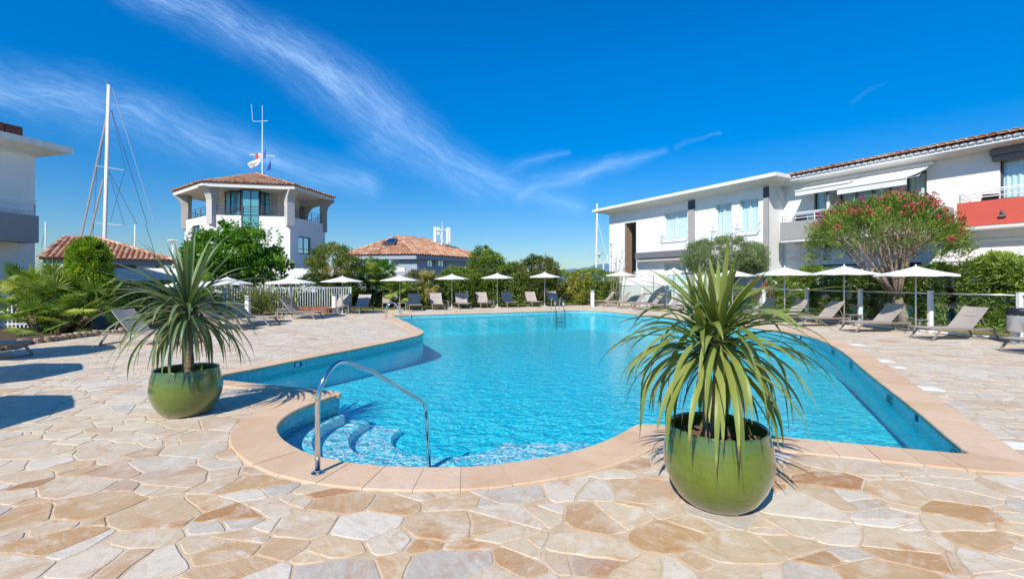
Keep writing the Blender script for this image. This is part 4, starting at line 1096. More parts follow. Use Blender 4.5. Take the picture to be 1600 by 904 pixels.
for i in range(4):
    a_, b_ = cs[i], cs[(i+1) % 4]; f = Frame(a_.xy, (b_-a_).xy); L = (b_-a_).length
    if f.k.dot(ctr-a_) < 0: f.k = -f.k
    hl = []
    if i == 0:
        for p0, p1 in ((668, 680), (685, 697)): hl.append((f.a_at(p0, 0), f.a_at(p1, 0), f.z_at((p0+p1)/2, 417, 0), f.z_at((p0+p1)/2, 404, 0)))
        wl_ += [(f, *h) for h in hl]
    if i == 3:
        h = (f.a_at(604, 0), f.a_at(623, 0)); z0, z1 = f.z_at(613, 415, 0), f.z_at(613, 403, 0); h = (min(h), max(h), z0, z1); hl.append(h); wl_.append((f, *h))
    wall_holes(m, f, .002, L-.002, 0, .3, 0, ez-.35, hl)
m.build('wall', M_bluegrey, Hc)
for f, a0, a1, z0, z1 in wl_: window(Hc, f, a0+.01, a1-.01, z0+.01, z1-.01, .15, 1, frame_m=M_whitesm, curtain=False, glass=M_glassdark, fw=.07)
m = MB(); f = wl_[-1][0]; fbox(m, f, -1.2+f.a_at(610, -1), f.a_at(634, -1), -1.2, -1.05, f.z_at(613, 424, -1), f.z_at(613, 418, -1)); m.build('balcony', M_white, Hc)
# skylight on the front slope
def on_face(s_, t_): return Vector(q(cl_, ez)).lerp(Vector(q(n1, ez)), s_).lerp(Vector(q(ra, rz_)), t_)
m = MB(); P_ = [on_face(.40, .42), on_face(.70, .42), on_face(.78, .70), on_face(.42, .70)]
up = Vector((-.05, -.3, .95)).normalized(); m.hexa([p+up*.06 for p in P_]+[p+up*.30 for p in P_]); sk = m.build('skylight', M_dgrey, Hc)
m = MB(); m.hexa([P_[0].lerp(P_[2], .12)+up*.302, P_[1].lerp(P_[3], .12)+up*.302, P_[2].lerp(P_[0], .12)+up*.302, P_[3].lerp(P_[1], .12)+up*.302]+[P_[0].lerp(P_[2], .12)+up*.32, P_[1].lerp(P_[3], .12)+up*.32, P_[2].lerp(P_[0], .12)+up*.32, P_[3].lerp(P_[1], .12)+up*.32]); m.build('pane', M_glassdark, sk)
adopt(Hc)
# telecom antenna on its roof
Ya = 45.0; za_ = PZ(388, Ya)-.5; an_scale = 45/54
an_ = empty('telecom_antenna', (PX(691, Ya), Ya, za_), 0, 'white cluster of phone mast panel antennas on the house roof', 'antenna')
kz = Ya/F
m = MB(); m.tube([(0, 0, 0), (0, 0, 3.0)], .11, 8); m.tube([(0, 0, 2.9), (0, 0, 3.8)], .03, 6)
for z_ in (1.2, 2.75): m.tube([(-.72, 0, z_), (.72, 0, z_)], .05, 6); m.tube([(0, -.6, z_), (0, .6, z_)], .05, 6)
for x_ in (-.6, .6): m.tube([(x_, 0, 0), (x_*.2, 0, 1.2)], .03, 5)
m.build('mast_pole', M_whitesm, an_)
for (x_, y_, h0, h1, w_) in ((-.85, 0, 1.3, 3.1, .16), (-.5, .2, 2.2, 3.1, .16), (.62, .0, 1.3, 3.05, .14), (.82, .1, 1.2, 3.05, .13), (0, -.5, 1.6, 2.3, .1)):
    m = MB(); m.box(x_-w_, x_+w_, y_-.07, y_+.07, h0, h1); m.build('antenna_panel', M_whitesm, an_, bevel=.03)

an_.scale = (an_scale,)*3
# ================================================================== LOW TILED HOUSE ON THE LEFT
Hl = empty('low_house', (-20, 31, 0), 0, 'low house with pink clay tile roof behind the round clipped tree', 'house')
Yl = 26.0
A_ = Vector((PX(62, Yl), Yl, 0)); B_ = Vector((PX(272, 29.5), 29.5, 0)); dB = (B_-A_); back = Vector((-dB.y, dB.x, 0)).normalized()*8
ezl = PZ(403, Yl); rzl = PZ(371, 30.0); ezr = ezl
ra = Vector((PX(101, 30.0), 30.0, 0)); rb = ra+dB*.28
m = MB(); m.smooth = True
tile_face(m, q(A_, ezl), q(B_, ezl), [q(A_, ezl), q(B_, ezl), q(rb, rzl), q(ra, rzl)], .27, .42, .12)
C_ = B_+back; D_ = A_+back
tile_face(m, q(D_, ezl), q(A_, ezl), [q(D_, ezl), q(A_, ezl), q(ra, rzl)], .27, .42, .12)
m.cur = .5; m.add([q(B_, ezl), q(C_, ezl), q(D_, ezl), q(ra, rzl), q(rb, rzl)], [(0, 1, 4), (1, 2, 3, 4)])
for a_, b_ in ((q(A_, ezl), q(ra, rzl)), (q(ra, rzl), q(rb, rzl)), (q(rb, rzl), q(B_, ezl))): ridge_tiles(m, a_, b_, .13)
m.build('roof', M_tile, Hl)
f = Frame(A_.xy, dB.xy); Ld = dB.length
m = MB(); fbox(m, f, .1, Ld-.1, .12, .3, ezl-.3, ezl-.02); m.build('fascia', M_bluegrey, Hl)
m = MB(); fbox(m, f, .8, Ld-.8, 1.1, 1.3, 0, ezl-.2); fbox(m, f, .8, 1.0, 1.3, 7, 0, ezl-.2); fbox(m, f, Ld-1, Ld-.8, 1.3, 7, 0, ezl-.2); fbox(m, f, .8, Ld-.8, 7, 7.2, 0, ezl-.2); m.build('wall', mat('dark_grey_render', (.25, .25, .27), .8), Hl)  # one even dark grey for the house walls
m = MB(); a0 = f.a_at(213, .2); fbox(m, f, a0, a0+.9, .35, .9, 0, ezl-.32); m.build('column', M_white, Hl)
adopt(Hl)
# white garden wall in front of it
Yw = 23.0; m = MB(); m.box(PX(176, Yw), PX(280, Yw), Yw, Yw+.25, 0, PZ(419, Yw)); gw = m.build('garden_wall', M_white); 
def root_mesh(o):
    vs = [v.co for v in o.data.vertices]; c = Vector(((min(v.x for v in vs)+max(v.x for v in vs))/2, (min(v.y for v in vs)+max(v.y for v in vs))/2, min(v.z for v in vs)))
    o.data.transform(Matrix.Translation(-c)); o.location = c; return o
tag(root_mesh(gw), 'plain white garden wall above the dark clipped hedge', 'wall')
tag(root_mesh(ao), 'low white annex with dark coping at the foot of the tower', 'building')

# hills on the horizon
def hill():
    m_ = MB(); N = 80; Yh = 3600; vs = []
    hm = mat('hazed_hill', (0.10, 0.20, 0.33), 1.0, var=.1, vscale=.004)  # blue of the distance haze is put into the base colour
    for i in range(N+1):
        x = -600+3200*i/N; t = i/N
        h = 118*math.exp(-((x-760)/520)**2)+70*math.exp(-((x-1700)/500)**2)+8*math.sin(x*.02)+4*math.sin(x*.07)
        vs += [(x, Yh-300, -2), (x, Yh, max(h, 1)), (x, Yh+700, -2)]
    m_.add(vs, [(3*i, 3*i+3, 3*i+4, 3*i+1) for i in range(N)]+[(3*i+1, 3*i+4, 3*i+5, 3*i+2) for i in range(N)]); m_.smooth = True
    return struct(m_.build('hills', hm))
hill()

# ================================================================== POTS WITH STRAP-LEAVED PLANTS
def glaze():
    m = bpy.data.materials.new('green_glaze'); m.use_nodes = True; t = NT(m.node_tree); p = t.n['Principled BSDF']
    tcn = t.new('ShaderNodeTexCoord'); P = tcn.outputs['Object']; s3 = t.new('ShaderNodeSeparateXYZ'); t.l.new(P, s3.inputs[0])
    nz = t.noise(P, 4, 5, .6); z = t.m('ADD', s3.outputs[2], t.m('MULTIPLY', t.m('SUBTRACT', nz, .5), .10))
    c = t.ramp(t.rng(z, 0.0, 0.58), [(0, (0.085, 0.125, 0.008)), (0.55, (0.115, 0.165, 0.012)), (0.86, (0.095, 0.145, 0.014)), (0.97, (0.06, 0.14, 0.045)), (1.0, (0.06, 0.12, 0.045))])  # bluish top stops: glaze drip plus reflections painted into the colour
    c = t.mix(t.rng(t.noise(P, 22, 5, .75), .45, .75, 0, .5), c, (0.035, 0.06, 0.006)); c = t.mix(t.rng(t.noise(t.vscale(P, (6, 6, 1.2)), 1.5, 5, .7), .52, .72, 0, .4), c, (0.12, 0.14, 0.02)); c = t.mix(t.m('MULTIPLY', t.rng(s3.outputs[2], 0.12, 0.0, 0, 1), t.rng(t.noise(P, 14, 5, .7), .35, .65, .2, .8)), c, (0.30, 0.25, 0.17))
    t.l.new(c, p.inputs['Base Color']); p.inputs['Roughness'].default_value = .28; p.inputs['Coat Weight'].default_value = 1; p.inputs['Coat Roughness'].default_value = .07
    b = t.new('ShaderNodeBump'); b.inputs['Strength'].default_value = .12; b.inputs['Distance'].default_value = .01; t.l.new(t.noise(P, 9, 3, .6), b.inputs['Height']); t.l.new(b.outputs[0], p.inputs['Coat Normal']); t.l.new(b.outputs[0], p.inputs['Normal'])
    return m
M_glaze = glaze()
def strapmat(name, d, m_, l):
    m = leafmat(name, d, m_, l, .42, .22); t = NT(m.node_tree)
    return m
M_strapR = strapmat('yellow_green_strap_leaf', (0.091, 0.132, 0.025), (0.193, 0.247, 0.052), (0.326, 0.356, 0.098))
M_strapL = strapmat('grey_green_strap_leaf', (0.065, 0.110, 0.045), (0.145, 0.205, 0.085), (0.25, 0.31, 0.14))
def trunk_mat():
    m = bpy.data.materials.new('ringed_trunk'); m.use_nodes = True; t = NT(m.node_tree); p = t.n['Principled BSDF']
    tcn = t.new('ShaderNodeTexCoord'); P = tcn.outputs['Object']
    st = t.vscale(P, (4, 4, 60)); nz = t.noise(st, 1.0, 4, .6, .4)
    c = t.ramp(nz, [(.3, (.13, .075, .04)), (.5, (.30, .20, .12)), (.7, (.46, .35, .24))]); t.l.new(c, p.inputs['Base Color']); p.inputs['Roughness'].default_value = .9
    b = t.new('ShaderNodeBump'); b.inputs['Strength'].default_value = .9; b.inputs['Distance'].default_value = .02; t.l.new(nz, b.inputs['Height']); t.l.new(b.outputs[0], p.inputs['Normal']); return m
M_trunk = trunk_mat()
def strap(mb, base, az, el0, L, wd, droop, rs_, seg=12, fold=.25, bow=1.35, sway=0.0, tw0=None):
    p = Vector(base); vs = []; tw = rs_.uniform(-.5, .5) if tw0 is None else tw0; hd = az
    for i in range(seg+1):
        s_ = i/seg; el = max(el0-droop*(s_**bow), -R(86)); hd = az+sway*s_*s_
        d = Vector((math.cos(hd)*math.cos(el), math.sin(hd)*math.cos(el), math.sin(el)))
        if i: p = p+d*(L/seg)
        side = Vector((-math.sin(hd), math.cos(hd), 0)); up = side.cross(d)*-1
        a_ = tw*s_; sd_ = side*math.cos(a_)+up*math.sin(a_); nn = d.cross(sd_)
        w_ = wd*(min(1, .45+s_*2.4) if s_ < .3 else 1.0)*(1-max(0, (s_-.45)/.55)**1.9); w_ = max(w_, .0015)
        vs += [p-sd_*w_*.5, p+nn*w_*fold*-.5*(1 if nn.z > 0 else -1), p+sd_*w_*.5]
    mb.add(vs, [(3*i+j, 3*i+j+1, 3*i+4+j, 3*i+3+j) for i in range(seg) for j in range(2)])
def pot_plant(x, y, rz, label_pot, label_plant, matl, seed, leafL, hcrown, trunks, nleaf, yk=1.0):
    rs_ = random.Random(seed)
    pot = empty('plant_pot', (x, y, 0.0), rz, label_pot, 'pot')
    prof = [(.0, .004), (.235, .004), (.255, .012), (.30, .06), (.352, .15), (.388, .25), (.398, .34), (.388, .44), (.366, .53), (.357, .56), (.360, .575), (.352, .583), (.342, .577), (.338, .56), (.348, .52), (.352, .46), (.30, .42)]
    m = MB(); m.smooth = True; m.lathe(prof, n=64); m.build('bowl', M_glaze, pot)
    m = MB(); N = 26; vs = []
    for i in range(7):
        for k in range(N): r_ = .347*i/6; t_ = 2*PI*k/N; vs.append((r_*math.cos(t_), r_*math.sin(t_), .455+rs_.uniform(-.012, .014)))
    m.add(vs, [(i*N+k, i*N+(k+1) % N, (i+1)*N+(k+1) % N, (i+1)*N+k) for i in range(6) for k in range(N)]); m.build('soil', M_soil, pot, smooth=True)
    m = MB()
    for k in range(90):   # bark mulch chips
        t_ = rs_.uniform(0, 2*PI); r_ = .32*math.sqrt(rs_.random()); a_ = rs_.uniform(0, PI); L_ = rs_.uniform(.02, .06); Mx = Matrix.Translation((r_*math.cos(t_), r_*math.sin(t_), .465+rs_.uniform(0, .02))) @ Matrix.Rotation(a_, 4, 'Z') @ Matrix.Rotation(rs_.uniform(-.5, .5), 4, 'Y')
        m.cur = rs_.random(); m.box(-L_, L_, -L_*.4, L_*.4, -.006, .006, Mx)
    mu = m.build('bark_mulch', mat('mulch', (.22, .13, .075), .9, rndvar=.5), pot); mu['kind'] = 'stuff'
    pl = empty('strap_leaf_plant', (x, y, .455), rz, label_plant, 'plant')
    heads = []
    for (bx, by, tx, ty, th, r0) in trunks:
        m = MB(); m.smooth = True; N = 12; pts = []; rr = []
        for i in range(N+1):
            s_ = i/N; pts.append((bx+(tx-bx)*s_+.012*math.sin(s_*7+bx*30), by+(ty-by)*s_+.01*math.sin(s_*5), -.01+(th)*s_)); rr.append(r0*(1.45 if i == 0 else 1.12 if i == 1 else (1-.12*s_))*(1+.05*math.sin(i*2.3)))
        m.tube(pts, rr, 14); m.build('trunk', M_trunk, pl); heads.append(pts[-1])
    m = MB(); m.smooth = True
    for k in range(nleaf):
        h = heads[0] if (len(heads) == 1 or rs_.random() < .72) else heads[1]
        az = k*2.39996+rs_.uniform(-.3, .3); t_ = k/nleaf      # t: 0 old (low) -> 1 young (top)
        if t_ < .5: el = R(rs_.uniform(-28, 30)); dr = R(rs_.uniform(60, 125)); L_ = leafL*rs_.uniform(.75, 1.08)
        elif t_ < .84: el = R(rs_.uniform(15, 58)); dr = R(rs_.uniform(25, 95)); L_ = leafL*rs_.uniform(.82, 1.05)
        else: el = R(rs_.uniform(50, 86)); dr = R(rs_.uniform(0, 30)); L_ = leafL*rs_.uniform(.5, .8)*yk
        zb_ = h[2]-.10+.20*t_; rr_ = .045*(1-t_*.6)
        m.cur = min(1, max(0, rs_.gauss(.5, .25))); tipb = rs_.random() < .6
        strap(m, (h[0]+rr_*math.cos(az), h[1]+rr_*math.sin(az), zb_), az, el, L_, rs_.uniform(.038, .057), dr, rs_, 12, .3, rs_.uniform(1.0, 1.7), rs_.uniform(-.25, .25))
        if tipb: m.r[-3:] = [1.7]*3
        if tipb and rs_.random() < .35: m.r[-6:-3] = [1.3]*3
    fo = m.build('leaves', matl, pl); fo['kind'] = 'stuff'
    m = MB()
    for k in range(16):
        h = heads[0]; az = rs_.uniform(0, 2*PI); strap(m, (h[0]+.05*math.cos(az), h[1]+.05*math.sin(az), h[2]-.13), az, R(-35), leafL*rs_.uniform(.4, .7), .022, R(60), rs_, 8)
    m.smooth = True; m.build('dry_leaves', mat('dry_leaf', (.26, .17, .085), .85, var=.3), pl)['kind'] = 'stuff'
    return pot, pl
pot_plant(1.585, 3.56, 1.9, 'large glossy olive green pot nearest the camera, right of the pool steps', 'yellow green strap leaf plant with two trunks in the nearest pot', M_strapR, 31, .92, .8, [(0, 0, -.02, 0, .80, .052), (.05, .03, .085, .05, .70, .036)], 175, .98)
pot_plant(-4.15, 5.88, 0.0, 'green glazed pot on the left of the pool, farther from the camera', 'grey green strap leaf plant with a single trunk in the left pot', M_strapL, 52, 1.04, .85, [(0, 0, 0.0, 0, .86, .065)], 140, 1.35)

# ================================================================== HANDRAIL AND LADDERS
def bend(pts, r=.12, k=5):
    """round the corners of a polyline"""
    out = [Vector(pts[0])]
    for i in range(1, len(pts)-1):
        a_, b_, c_ = Vector(pts[i-1]), Vector(pts[i]), Vector(pts[i+1]); ra = min(r, (a_-b_).length*.48, (c_-b_).length*.48)
        p = b_+(a_-b_).normalized()*ra; q_ = b_+(c_-b_).normalized()*ra
        for j in range(k+1): t = j/k; out.append(p*(1-t)**2+b_*2*t*(1-t)+q_*t*t)
    out.append(Vector(pts[-1])); return out
hr = empty('pool_handrail', (-1.70, 4.03, .01), 0, 'bent polished steel handrail leading down the round pool steps', 'handrail')
m = MB(); m.smooth = True; rail = bend([(0, 0, 0), (0, 0, .74), (.10, .19, .97), (.30, .60, .77)], .22, 8); rail = rail[:-1]+bend([rail[-1], (.68, 1.42, .22), (.71, 1.50, -.60)], .12, 7)
m.tube(rail, .0225, 16); m.build('tube', M_steel, hr)
m = MB(); m.smooth = False; m.lathe([(.001, .002), (.055, .002), (.055, .010), (.045, .016), (.026, .022), (.024, .03)], n=28); m.build('base_flange', M_steel, hr)
def ladder(ex, ey, tx, ty, label):
    """(ex,ey) point of the coping lip, (tx,ty) unit direction into the pool"""
    t = empty('pool_ladder', (ex, ey, 0.012), 0, label, 'ladder', 'steel pool ladders'); sx, sy = -ty, tx
    for s_ in (-.25, .25):
        o_ = Vector((sx*s_, sy*s_, 0)); d = Vector((tx, ty, 0))
        m = MB(); m.smooth = True; m.tube(bend([o_-d*.55, o_-d*.50+Vector((0, 0, .62)), o_-d*.22+Vector((0, 0, .74)), o_+d*.10+Vector((0, 0, .25)), o_+d*.13+Vector((0, 0, -1.0))], .22, 6), .021, 10); m.build('rail', M_steel, t)
    for z_ in (-.3, -.52, -.74):
        c_ = Vector((tx*.13, ty*.13, z_)); m = MB(); a_ = Vector((sx, sy, 0))*.235; b_ = Vector((tx, ty, 0))*.04; m.hexa([c_-a_-b_, c_+a_-b_, c_+a_+b_, c_-a_+b_]+[v+Vector((0, 0, .03)) for v in (c_-a_-b_, c_+a_-b_, c_+a_+b_, c_-a_+b_)]); m.build('tread', M_steel, t)
    return t
ladder(-5.0, 20.35, .925, .38, 'steel pool ladder at the far left corner of the pool')
ladder(2.62, 25.75, .28, -.96, 'steel pool ladder on the far pool edge before the yellow shrub')

# ================================================================== UMBRELLAS
def make_umbrella(label, grp):
    t = empty('parasol', (0, 0, 0), 0, label, 'umbrella', grp); N = 8; Rr = 1.1; H = 2.2
    m = MB(); vs = [(0, 0, H)]; rings = [(.25, H-.09), (.6, H-.185), (.9, H-.255), (1.0, H-.285)]
    for (f, z) in rings:
        for k in range(N*4):
            an = 2*PI*k/(N*4); c_ = math.cos(PI/N)/math.cos(((an+PI/N) % (2*PI/N))-PI/N); mid = abs(((an/(2*PI/N)) % 1)-.5)*2
            vs.append((Rr*f*c_*math.cos(an), Rr*f*c_*math.sin(an), z-(1-mid)*.018*f))
    K = N*4; fs = [(0, 1+k, 1+(k+1) % K) for k in range(K)]
    for r_ in range(3): fs += [(1+r_*K+k, 1+(r_+1)*K+k, 1+(r_+1)*K+(k+1) % K, 1+r_*K+(k+1) % K) for k in range(K)]
    o0 = len(vs); vs += [(x*1.0, y*1.0, z-.045) for x, y, z in vs[1+3*K:1+4*K]]
    fs += [(1+3*K+k, o0+k, o0+(k+1) % K, 1+3*K+(k+1) % K) for k in range(K)]
    m.cur = .5; m.add(vs, fs); m.build('canopy', M_umb, t)
    for k in range(N):
        an = 2*PI*(k+.5)/N; m = MB(); m.tube([(0.03*math.cos(an), .03*math.sin(an), H-.08), (.97*math.cos(an)*Rr, .97*math.sin(an)*Rr, H-.325)], .009, 4); rb_ = m.build('rib', M_alu, t)
    m = MB(); m.smooth = True; m.tube([(0, 0, .05), (0, 0, H-.02)], .024, 10); m.build('pole', M_alu, t)
    m = MB(); m.smooth = True; m.lathe([(.001, H-.01), (.03, H), (.022, H+.04), (.001, H+.055)], n=10); m.build('finial', M_whitesm, t)
    m = MB(); m.lathe([(.001, .003), (.27, .003), (.27, .04), (.24, .055), (.05, .065), (.04, .22), (.001, .22)], n=24); m.build('base', M_concrete, t)
    return t
umbs = [  # pole px, tip row, base row, canopy width px, label, group
 (1431, 413, 521, 121, 'white parasol between the last two loungers on the right, in front of the oleander trunk'),
 (1319, 412.5, 510, 100, 'white parasol left of the oleander tree trunk'),
 (1226, 415, 503, 91, 'white parasol right of the big potted plant'),
 (1144.5, 419, 494, 69, 'white parasol under the round olive tree'),
 (1053, 417.5, 482, 60, 'white parasol in front of the ground floor window of the white block'),
 (1021, 421, 477, 50, 'half hidden white parasol between two others by the yucca bush'),
 (970.5, 422, 475, 51, 'white parasol at the left end of the glass fence'),
 (851, 424, 479, 50, 'white parasol left of the yellow spiky shrub'),
 (777, 425.5, 480.5, 52, 'white parasol in front of the tallest hedge shrub'),
 (706, 427, 481, 53, 'white parasol right of the yellow leaved shrub'),
 (624.5, 429, 485, 60, 'white parasol behind the far left pool ladder'),
 (535, 430, 491, 65, 'white parasol below the yellow green photinia tree'),
 (455, 431.5, 498, 78, 'white parasol before the tall flax clump'),
 (355, 431, 508, 78, 'white parasol right behind the left potted plant'),
 (300, 433, 516, 84, 'white parasol showing through the leaves of the left potted plant'),
]
proto_u = None
for i, (px, yt, yb, wd, lb) in enumerate(umbs):
    X, Y = W(px, yb); s_ = F/Y
    if proto_u is None: proto_u = make_umbrella(lb, 'white parasols round the pool'); o = proto_u
    else: o = copy_tree(proto_u)
    o.location = (X, Y, 0.0); H = CH+(HY-yt)/s_; wr = wd/s_/2; st_ = math.sqrt(1+((px-800)/F)**2*.3)
    o.scale = (wr/1.1/st_, wr/1.1/st_, H/2.25); o.rotation_euler.z = R(13*i); o['label'] = lb; o['category'] = 'umbrella'
for (x, y, lb) in ((-11.8, 9.0, 'third'), (-10.2, 6.4, 'second'), (-7.9, 3.8, 'first')):
    o = copy_tree(proto_u); o.location = (x, y, 0); o.scale = (1.1, 1.1, 1); o['label'] = 'white parasol outside the left edge, %s from the camera, throwing its shadow on the terrace' % lb

# ================================================================== LOUNGERS
def make_lounger(label, grp, back=50):
    """origin at the foot end centre on the ground, +x runs to the head"""
    t = empty('sun_lounger', (0, 0, 0), 0, label, 'sun lounger', grp); w_ = .34; zr_ = .31
    def bar(m, p, q_, w=.028, h=.045):
        p = Vector(p); q_ = Vector(q_); d = (q_-p).normalized(); sd_ = Vector((0, 1, 0)) if abs(d.y) < .9 else Vector((1, 0, 0)); up = d.cross(sd_).normalized(); sd_ = up.cross(d)
        m.hexa([p-sd_*w/2-up*h/2, p+sd_*w/2-up*h/2, p+sd_*w/2+up*h/2, p-sd_*w/2+up*h/2, q_-sd_*w/2-up*h/2, q_+sd_*w/2-up*h/2, q_+sd_*w/2+up*h/2, q_-sd_*w/2+up*h/2])
    m = MB()
    for s_ in (-w_, w_): bar(m, (.06, s_, zr_), (1.92, s_, zr_))
    for x_ in (.075, 1.20, 1.905): bar(m, (x_, -w_+.015, zr_-.002), (x_, w_-.015, zr_-.002), .03, .04)
    m.build('frame', M_taupe, t)
    for x0, x1 in ((.30, .06), (1.84, 2.02)):
        for s_ in (-w_-.002, w_+.002):
            m = MB(); bar(m, (x0, s_, zr_-.025), (x1, s_, .02), .034, .045); m.build('leg', M_taupe, t)
        m = MB(); bar(m, (x1, -w_+.02, .022), (x1, w_-.02, .022), .045, .034); m.build('foot_bar', M_taupe, t)
    m = MB(); N = 8; vs = []
    for i in range(N+1):
        x_ = .02+1.19*i/N
        for j in range(5): y_ = -w_+.012+(2*w_-.024)*j/4; vs.append((x_, y_, zr_+.026-.014*math.sin(PI*j/4)))
    m.smooth = True; vs2 = [(x, y, z-.010) for x, y, z in vs]; K = len(vs)
    fs = [(i*5+j, (i+1)*5+j, (i+1)*5+j+1, i*5+j+1) for i in range(N) for j in range(4)]
    fs += [tuple(K+q_ for q_ in reversed(f)) for f in fs]; rim = [j for j in range(5)]+[i*5+4 for i in range(1, N+1)]+[N*5+j for j in (3, 2, 1, 0)]+[i*5 for i in range(N-1, 0, -1)]
    fs += [(rim[i], rim[(i+1) % len(rim)], K+rim[(i+1) % len(rim)], K+rim[i]) for i in range(len(rim))]
    m.add(vs, fs); m.build('seat', M_sling, t, smooth=False)
    bk = R(back); L_ = .78; hx = 1.21; m = MB()
    hd = Vector((math.cos(bk), 0, math.sin(bk))); nn = Vector((-math.sin(bk), 0, math.cos(bk))); P0 = Vector((hx, 0, zr_+.02))
    vs = []
    for i in range(7):
        for j in range(5): vs.append(P0+hd*L_*i/6+Vector((0, -w_+.0+2*w_*j/4, 0))+nn*(-.02*math.sin(PI*j/4)-.012*math.sin(PI*i/6)))
    vs2 = [v-nn*.022 for v in vs]; K = len(vs); fs = [(i*5+j, (i+1)*5+j, (i+1)*5+j+1, i*5+j+1) for i in range(6) for j in range(4)]
    fs += [tuple(K+q_ for q_ in reversed(f)) for f in fs]; rim = [j for j in range(5)]+[i*5+4 for i in range(1, 7)]+[30+j for j in (3, 2, 1, 0)]+[i*5 for i in range(5, 0, -1)]
    fs += [(rim[i], rim[(i+1) % len(rim)], K+rim[(i+1) % len(rim)], K+rim[i]) for i in range(len(rim))]
    m.add(vs+vs2, fs); bo_ = m.build('backrest', M_sling, t)
    m = MB()
    for s_ in (-w_+.03, w_-.03): bar(m, P0+hd*.45-nn*.03+Vector((0, s_, 0)), (1.72, s_, zr_-.01), .02, .02)
    bar(m, P0+hd*.45-nn*.03+Vector((0, -w_+.03, 0)), P0+hd*.45-nn*.03+Vector((0, w_-.03, 0)), .02, .02); bar(m, (1.72, -w_+.03, zr_-.01), (1.72, w_-.03, zr_-.01), .02, .02)
    m.build('back_support', M_taupe, bo_)
    return t
far_ang = lambda: math.atan2(.96, -.29)
LG = []
RA = 'loungers along the glass fence'; FA_ = 'loungers along the far hedge'; LA = 'loungers on the left terrace'
right = [((11.68, 13.22), 3, 'fully sunlit sun lounger nearest on the right, left of the litter bin'),
 ((10.96, 15.15), 2, 'sun lounger with shaded headrest in front of the oleander trunk'),
 ((10.35, 17.0), 2, 'sun lounger under the parasol left of the oleander tree'),
 ((10.0, 18.4), 3, 'sun lounger just right of the big potted plant leaf tips'),
 ((9.55, 19.8), 3, 'sun lounger behind the right leaf tips of the big potted plant'), ((9.05, 21.4), 3, 'sun lounger hidden mostly by the big potted plant, nearer one'), ((8.5, 23.1), 3, 'sun lounger hidden mostly by the big potted plant, farther one'),
 ((7.6, 25.2), 4, 'fifth sun lounger from the left end of the glass fence'), ((7.0, 26.6), 4, 'fourth sun lounger from the left end of the glass fence'), ((6.4, 27.9), 4, 'third sun lounger from the left end of the glass fence'),
 ((5.75, 29.2), 4, 'second sun lounger from the left end of the glass fence'), ((5.05, 30.5), 4, 'sun lounger at the left end of the glass fence beside the white bollard')]
for p, a_, lb in right: LG.append((p, R(a_), lb, RA, 1))
LG.append(((11.6, 10.65), R(4), 'sun lounger cut off by the right edge of the picture beside the litter bin', RA, 1))
far = [(607, 482, 'facing sun lounger behind the far left ladder'), (650, 486, 'facing sun lounger left of the yellow leaved shrub'), (686, 484.5, 'facing sun lounger below the yellow leaved shrub'), (727, 483, 'facing sun lounger right of the parasol by the yellow leaved shrub'),
 (761, 481.5, 'facing sun lounger left of the parasol before the tallest shrub'), (802, 480.5, 'facing sun lounger right of the parasol before the tallest shrub'), (841, 479.5, 'facing sun lounger left of the parasol by the yellow spiky shrub'), (876, 478.5, 'facing sun lounger behind the ladder on the far pool edge')]
for px, py, lb in far: LG.append((W(px, py), R(106), lb, FA_, 1))
LG.append((W(515, 491.5), R(84), 'facing sun lounger with dappled leaf shade beside the white post', LA, 1)); LG.append((W(550, 490.5), R(86), 'facing sun lounger right of the parasol below the photinia tree', LA, 1))
for p, a_, lb in ((W(432, 508), 176, 'sun lounger before the flax clump, left of its parasol pole'), (W(501, 498), 172, 'sun lounger right of the parasol pole before the flax clump'), (W(392, 514.5), 178, 'sun lounger half behind the left potted plant beside the white bollard'),
  ((-8.6, 12.15), 178, 'sun lounger behind the left potted plant in front of the clipped hedge'), ((-10.75, 10.05), 180, 'sun lounger reaching in from the left edge below the fan palm'), ((-9.7, 7.7), 181, 'sun lounger outside the left edge nearest the camera')):
    LG.append((p, R(a_), lb, LA, -1))
protoL = None
for i, (p, a_, lb, grp, _) in enumerate(LG):
    if protoL is None: protoL = make_lounger(lb, grp); o = protoL
    else: o = copy_tree(protoL)
    o.location = (p[0], p[1], 0.002); o.rotation_euler.z = a_; o['label'] = lb; o['group'] = grp

# side tables at the parasol poles
def make_table(label):
    t = empty('side_table', (0, 0, 0), 0, label, 'table', 'grey side tables by the parasols')
    m = MB(); m.box(-.24, .24, -.24, .24, .40, .425); m.build('tabletop', mat('grey_table_top', (.22, .22, .23), .4), t, bevel=.006)
    for sx in (-.2, .2):
        for sy in (-.2, .2): m = MB(); m.box(sx-.014, sx+.014, sy-.014, sy+.014, 0, .399); m.build('leg', M_alu, t)
    return t
pt = None
for px, py, dx, dy, lb in ((1431, 521, .45, .35, 'grey side table behind the nearest lounger by the glass fence'), (1319, 510, .5, .3, 'grey side table by the parasol left of the oleander'), (455, 498, -.45, .3, 'grey side table by the parasol at the flax clump'), (777, 480.5, -.42, .2, 'grey side table at the parasol before the tallest shrub'), (706, 481, -.42, .2, 'grey side table at the parasol right of the yellow leaved shrub'), (624.5, 485, .1, .35, 'grey side table behind the far left ladder parasol'), (535, 491, .0, .45, 'grey side table at the parasol below the photinia tree')):
    X, Y = W(px, py)
    if pt is None: pt = make_table(lb); o = pt
    else: o = copy_tree(pt)
    o.location = (X+dx, Y+dy, .002); o['label'] = lb

